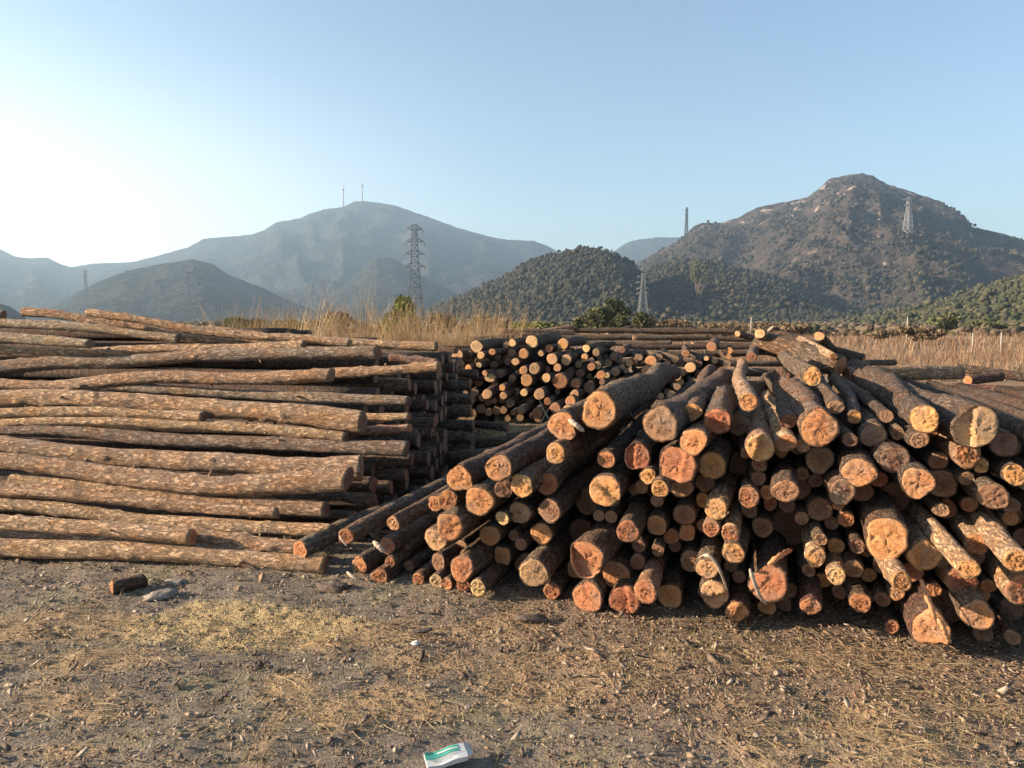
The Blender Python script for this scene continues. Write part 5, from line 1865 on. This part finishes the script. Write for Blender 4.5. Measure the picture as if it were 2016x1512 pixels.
def shrub(name, px0, px1, ptop, pbase, Y, mat, label, cat, seed, leaves=1500, leaf=0.12, trunk=False, group=None):
    rg = np.random.default_rng(seed)
    b = at_y((px0 + px1) / 2, pbase, Y)
    w = (px1 - px0) / 2 / F * Y * 1.35
    gz = float(ground_h(np.array([b[0]]), np.array([Y]))[0])
    top = at_y((px0 + px1) / 2, ptop, Y)[2]
    H = top - gz
    root = empty(name, (b[0], Y, gz), label, cat, group)
    # clumps
    k = 11
    cc = rg.normal(0, 1, (k, 3))
    cc /= np.linalg.norm(cc, axis=1)[:, None]
    cc -= cc.mean(0)
    cc *= rg.uniform(0.3, 0.72, (k, 1))
    cr = rg.uniform(0.22, 0.45, k)
    idx = rg.integers(0, k, leaves)
    p = rg.normal(0, 1, (leaves, 3))
    p /= np.linalg.norm(p, axis=1)[:, None]
    p = cc[idx] + p * (cr[idx] * rg.uniform(0.55, 1.0, leaves) ** 0.5)[:, None]
    z0 = 0.35 if trunk else 0.12
    P = np.stack([p[:, 0] * w, p[:, 1] * w, H * (z0 + (1 - z0) * np.clip(p[:, 2] * 0.55 + 0.5, 0.0, 1.02))], -1)
    u = rg.normal(0, 1, (leaves, 3))
    u /= np.linalg.norm(u, axis=1)[:, None]
    q = np.cross(u, rg.normal(0, 1, (leaves, 3)))
    q /= np.linalg.norm(q, axis=1)[:, None]
    s = leaf * rg.uniform(0.5, 1.2, leaves)[:, None]
    V = np.stack([P - u * s, P + q * s * 0.55, P + u * s, P - q * s * 0.55], 1).reshape(-1, 3)
    Q = np.arange(leaves * 4).reshape(-1, 4)
    link("foliage", new_mesh("foliage", V, Q, mat, smooth=False), root)
    sm = MB()
    for j in range(5 if not trunk else 4):
        e = cc[j] * (w, w, H * 0.3)
        e[2] = H * (0.5 + 0.25 * rg.uniform(0, 1))
        sm.tube([(0.05 * j * w, 0, -0.05), (e[0] * 0.4, e[1] * 0.4, e[2] * 0.55), tuple(e)], [H * 0.022, H * 0.016, H * 0.006], 6)
    sm.build("stem", M_STEM, root, smooth=True)
    return root


SH = [
    ("bush", 748, 822, 562, 650, 17.6, M_LEAFG, "dense green bush rising above the dry reeds near the tall pylon", 3200, 0.075),
    ("shrub", 1145, 1205, 598, 652, 60, M_LEAFD, "wide olive shrub left of the small pylon", 1800, 0.22),
    ("shrub", 1175, 1235, 590, 655, 64, M_LEAFD, "tallest olive shrub behind the white post", 1800, 0.22),
    ("shrub", 1205, 1245, 620, 655, 58, M_LEAFD, "low olive shrub right of the white post", 1200, 0.18),
    ("shrub", 1244, 1286, 608, 660, 56, M_LEAFD, "rounded olive shrub below the small pylon", 1600, 0.20),
    ("shrub", 1005, 1105, 628, 650, 48, M_LEAFG, "long low bright green thicket behind the middle pile", 2200, 0.14),
    ("shrub", 1120, 1150, 622, 648, 62, M_LEAFD, "small olive shrub at the left end of the olive row", 900, 0.18),
    ("shrub", 1770, 1850, 640, 676, 52, M_LEAFB, "brown bush beside the tall white post at the right", 1800, 0.16),
    ("shrub", 1700, 1762, 648, 672, 60, M_LEAFB, "low brown bush left of the tall white post", 1200, 0.16),
    ("shrub", 1280, 1370, 628, 655, 62, M_LEAFB, "brown bramble heap right of the rounded olive shrub", 1800, 0.18),
    ("shrub", 1370, 1470, 634, 656, 66, M_LEAFB, "brown bramble bank left of the thin white post", 1800, 0.18),
    ("shrub", 1835, 1880, 615, 650, 90, M_LEAFD, "grey-green bush beyond the brown bush at the right", 1300, 0.30),
    ("shrub", 1500, 1600, 632, 655, 75, M_LEAFB, "brown bank of brush behind the crest of the right pile", 1600, 0.22),
    ("shrub", 1900, 1985, 628, 655, 95, M_LEAFD, "grey-green bush at the far right edge of the field", 1500, 0.30),
    ("shrub", 535, 600, 612, 660, 17, M_LEAFG, "dark green bush at the left edge of the dry reeds", 1500, 0.07),
    ("shrub", 440, 520, 622, 652, 60, M_LEAFD, "low grey-green bush behind the left stack, left of the reeds", 1200, 0.22),
    ("shrub", 620, 700, 612, 650, 70, M_LEAFB, "brown brush behind the dry reeds", 1400, 0.26),
    ("shrub", 840, 900, 615, 650, 70, M_LEAFB, "brown brush right of the tall pylon's foot", 1400, 0.26),
    ("shrub", 930, 1010, 622, 650, 66, M_LEAFB, "brown brush behind the right end of the reeds", 1400, 0.24),
]
for k, (nm, a, b, t, bs_, Y, mt, lab, nl, lf) in enumerate(SH):
    shrub(nm, a, b, t, bs_, Y, mt, lab, nm, 300 + k, leaves=nl, leaf=lf)
tp = hill_foot.find(1372, 590)
shrub("tree", 1358, 1392, 552, 590, tp[1], M_LEAFD, "pale green tree standing out on the wooded foothill", "tree", 351, leaves=1800, leaf=0.8, trunk=True)
bpy.data.objects[-1] if False else None
tr = [o for o in bpy.data.objects if o.name == "tree"][0]
tr.location = (tp[0], tp[1], tp[2] - 1)

# concrete marker posts in the field
M_POST = plain("white_concrete", (0.36, 0.33, 0.29), var=0.12, scale=6)
for (px, pt, pb, lab) in [(1183, 628, 655, "white post among the olive shrubs"), (1478, 624, 662, "thin white post left of the crest of the right pile"),
                          (1785, 624, 672, "tallest white post in the tawny field at the right"), (1914, 655, 688, "faint post in the tawny grass, left of the last one"),
                          (1970, 654, 688, "faint post in the tawny grass nearest the right edge")]:
    g0 = on_ground(px, pb)
    h = at_y(px, pt, g0[1])[2]
    w = 1.5 * g0[1] / F * 1.1
    b = MB()
    b.box(-w / 2, w / 2, -w / 2, w / 2, -0.4, h - w * 0.4)
    b.add([(-w / 2, -w / 2, h - w * 0.4), (w / 2, -w / 2, h - w * 0.4), (w / 2, w / 2, h - w * 0.4), (-w / 2, w / 2, h - w * 0.4), (0, 0, h)], None, [[0, 1, 4], [1, 2, 4], [2, 3, 4], [3, 0, 4]])
    o = b.build("post", M_POST)
    o.location = (g0[0], g0[1], 0)
    tag(o, lab, "post", "white posts in the field")

# ------------------------------------------------------------------ pylons and masts
M_LSTEEL = plain("pale_steel", (0.19, 0.20, 0.21), rough=0.6, var=0.1)
M_DSTEEL = plain("galvanised_steel", (0.045, 0.050, 0.058), rough=0.6, var=0.1, metallic=0.0)
M_INS = plain("insulator", (0.25, 0.18, 0.15), rough=0.4, var=0.1)


def pylon(H, base, waist, leg_w, br_w, arms, top_w, label, loc, yaw=0.0, steel=None):
    """lattice tower: arms = list of (height fraction, half span)"""
    root = empty("pylon", loc, label, "pylon", "lattice pylons of the power line")
    root.rotation_euler = (0, 0, yaw)
    hw = 0.62 * H
    M_STEEL = steel or M_DSTEEL

    def half(z):
        return np.interp(z, [0, hw, H], [base / 2, waist / 2, top_w / 2])
    for sx in (-1, 1):
        for sy in (-1, 1):
            b = MB()
            b.beam((sx * base / 2, sy * base / 2, -1), (sx * waist / 2, sy * waist / 2, hw), leg_w)
            b.beam((sx * waist / 2, sy * waist / 2, hw), (sx * top_w / 2, sy * top_w / 2, H), leg_w * 0.8)
            b.build("leg", M_STEEL, root)
    br = MB()
    zs = [0]
    while zs[-1] < H * 0.97:
        zs.append(zs[-1] + max(half(zs[-1]) * 1.7, H * 0.035))
    zs[-1] = H
    for z0, z1 in zip(zs[:-1], zs[1:]):
        a, c = half(z0), half(z1)
        for s in (-1, 1):
            br.beam((-a, s * a, z0), (c, s * c, z1), br_w)
            br.beam((a, s * a, z0), (-c, s * c, z1), br_w)
            br.beam((s * a, -a, z0), (s * c, c, z1), br_w)
            br.beam((s * a, a, z0), (s * c, -c, z1), br_w)
            br.beam((-c, s * c, z1), (c, s * c, z1), br_w)
            br.beam((s * c, -c, z1), (s * c, c, z1), br_w)
    br.build("bracing", M_STEEL, root)
    for fr, sp in arms:
        z = H * fr
        a = half(z)
        for s in (-1, 1):
            b = MB()
            tip = (s * sp, 0, z)
            for t in (-1, 1):
                b.beam((s * a, t * a, z), tip, br_w * 1.3)
                b.beam((s * a, t * a, z + H * 0.035), tip, br_w)
            for q in (0.35, 0.65):
                xm = s * (a + (sp - a) * q)
                b.beam((xm, -a * (1 - q), z), (xm, 0, z + H * 0.035 * (1 - q)), br_w * 0.8)
                b.beam((xm, a * (1 - q), z), (xm, 0, z + H * 0.035 * (1 - q)), br_w * 0.8)
            b.build("cross_arm", M_STEEL, root)
        for s in (-1, 1):
            ins = MB()
            ins.tube([(s * sp, 0, z), (s * sp, 0, z - H * 0.035)], H * 0.0035, 6)
            for q in range(4):
                zz = z - H * 0.006 - q * H * 0.008
                ins.tube([(s * sp, 0, zz), (s * sp, 0, zz - H * 0.002)], H * 0.007, 6)
            ins.build("insulator", M_INS, root)
    return root


Y = 300
p0 = at_y(818, 640, Y)
pylon(at_y(818, 447, Y)[2] - p0[2] + 1, 6.8, 2.9, 0.24, 0.12, [(0.955, 3.2), (0.83, 3.8), (0.71, 4.0), (0.585, 4.2)], 1.9, "tallest blue-grey lattice pylon rising behind the reeds", (p0[0], Y, -0.5), R(10))
Y = 410
p0 = at_y(1265, 636, Y)
pylon(at_y(1265, 538, Y)[2] + 0.5, 6.2, 2.6, 0.24, 0.13, [(0.93, 3.0), (0.82, 3.9), (0.70, 3.4), (0.60, 3.4)], 1.1, "small pale pylon standing before the dark wooded hill", (p0[0], Y, -0.5), R(4), M_LSTEEL)
pb = hill_rocky.find(1787, 462)
pylon(70 / F * pb[1] * 1.0, 7.5, 4.0, 0.6, 0.35, [(0.95, 8), (0.80, 6.5)], 2.5, "pylon on the right-hand slope of the rocky mountain", tuple(pb), R(20), M_LSTEEL)
pb = hill_rocky.find(1351, 466)
pylon(56 / F * pb[1], 5.5, 3.0, 0.6, 0.35, [(0.9, 3.5), (0.75, 3.5)], 2.0, "pylon on the low ridge left of the rocky mountain", tuple(pb), 0.2)
pb = hill_midleft.find(371, 600)
pylon(66 / F * pb[1], 7, 3.5, 0.6, 0.35, [(0.93, 4.5), (0.8, 4.5), (0.67, 4.5)], 2.0, "faint hazy pylon in front of the left hill", tuple(pb), 0.5)
pb = hill_midleft.find(170, 590)
pylon(58 / F * pb[1], 6, 3.0, 0.6, 0.35, [(0.93, 4), (0.8, 4)], 1.8, "faintest hazy pylon at the far left", tuple(pb), 0.5)

M_MAST = plain("mast_grey", (0.30, 0.31, 0.33), rough=0.7, var=0.05)
for (px, pt, pb_, lab) in [(676, 362, 408, "left and shorter aerial mast on the far mountain's summit ridge"), (713, 354, 398, "right and taller aerial mast on the far mountain's summit")]:
    Y = 3000 * math.cos(math.atan((px - CX) / F))
    base = at_y(px, pb_, Y)
    h = at_y(px, pt, Y)[2] - base[2]
    root = empty("mast", tuple(base), lab, "mast", "aerial masts on the far summit")
    b = MB()
    b.tube([(0, 0, -8), (0, 0, h * 0.6), (0, 0, h)], [3.0, 2.4, 1.2], 8)
    b.build("pole", M_MAST, root)
    b = MB()
    b.tube([(0, 0, h * 0.70), (0, 0, h * 0.80)], 5.5, 8)
    b.build("antenna_drum", M_MAST, root)
    b = MB()
    b.tube([(0, 0, h * 0.4), (0, 0, h * 0.44)], 4.2, 8)
    b.build("platform", M_MAST, root)

# ------------------------------------------------------------------ air
hz = MB()
hz.box(-4400, 4400, -300, 4400, -4.5, 596)
mh = bpy.data.materials.new("pale_air")
mh.use_nodes = True
nt = mh.node_tree
nt.nodes.clear()
out = nt.nodes.new("ShaderNodeOutputMaterial")
pv = nt.nodes.new("ShaderNodeVolumePrincipled")
pv.inputs["Color"].default_value = (0.56, 0.78, 1.0, 1)
pv.inputs["Density"].default_value = 2.1e-4
pv.inputs["Anisotropy"].default_value = 0.4
nt.links.new(pv.outputs[0], out.inputs["Volume"])
ho = hz.build("haze", mh)
tag(ho, kind="stuff")
print("logs", len(LOGS), "fillers", n_fill)

for o in LOGS:
    if len(o['o']["label"].split()) > 16:
        print("LONG", o['o']["label"])
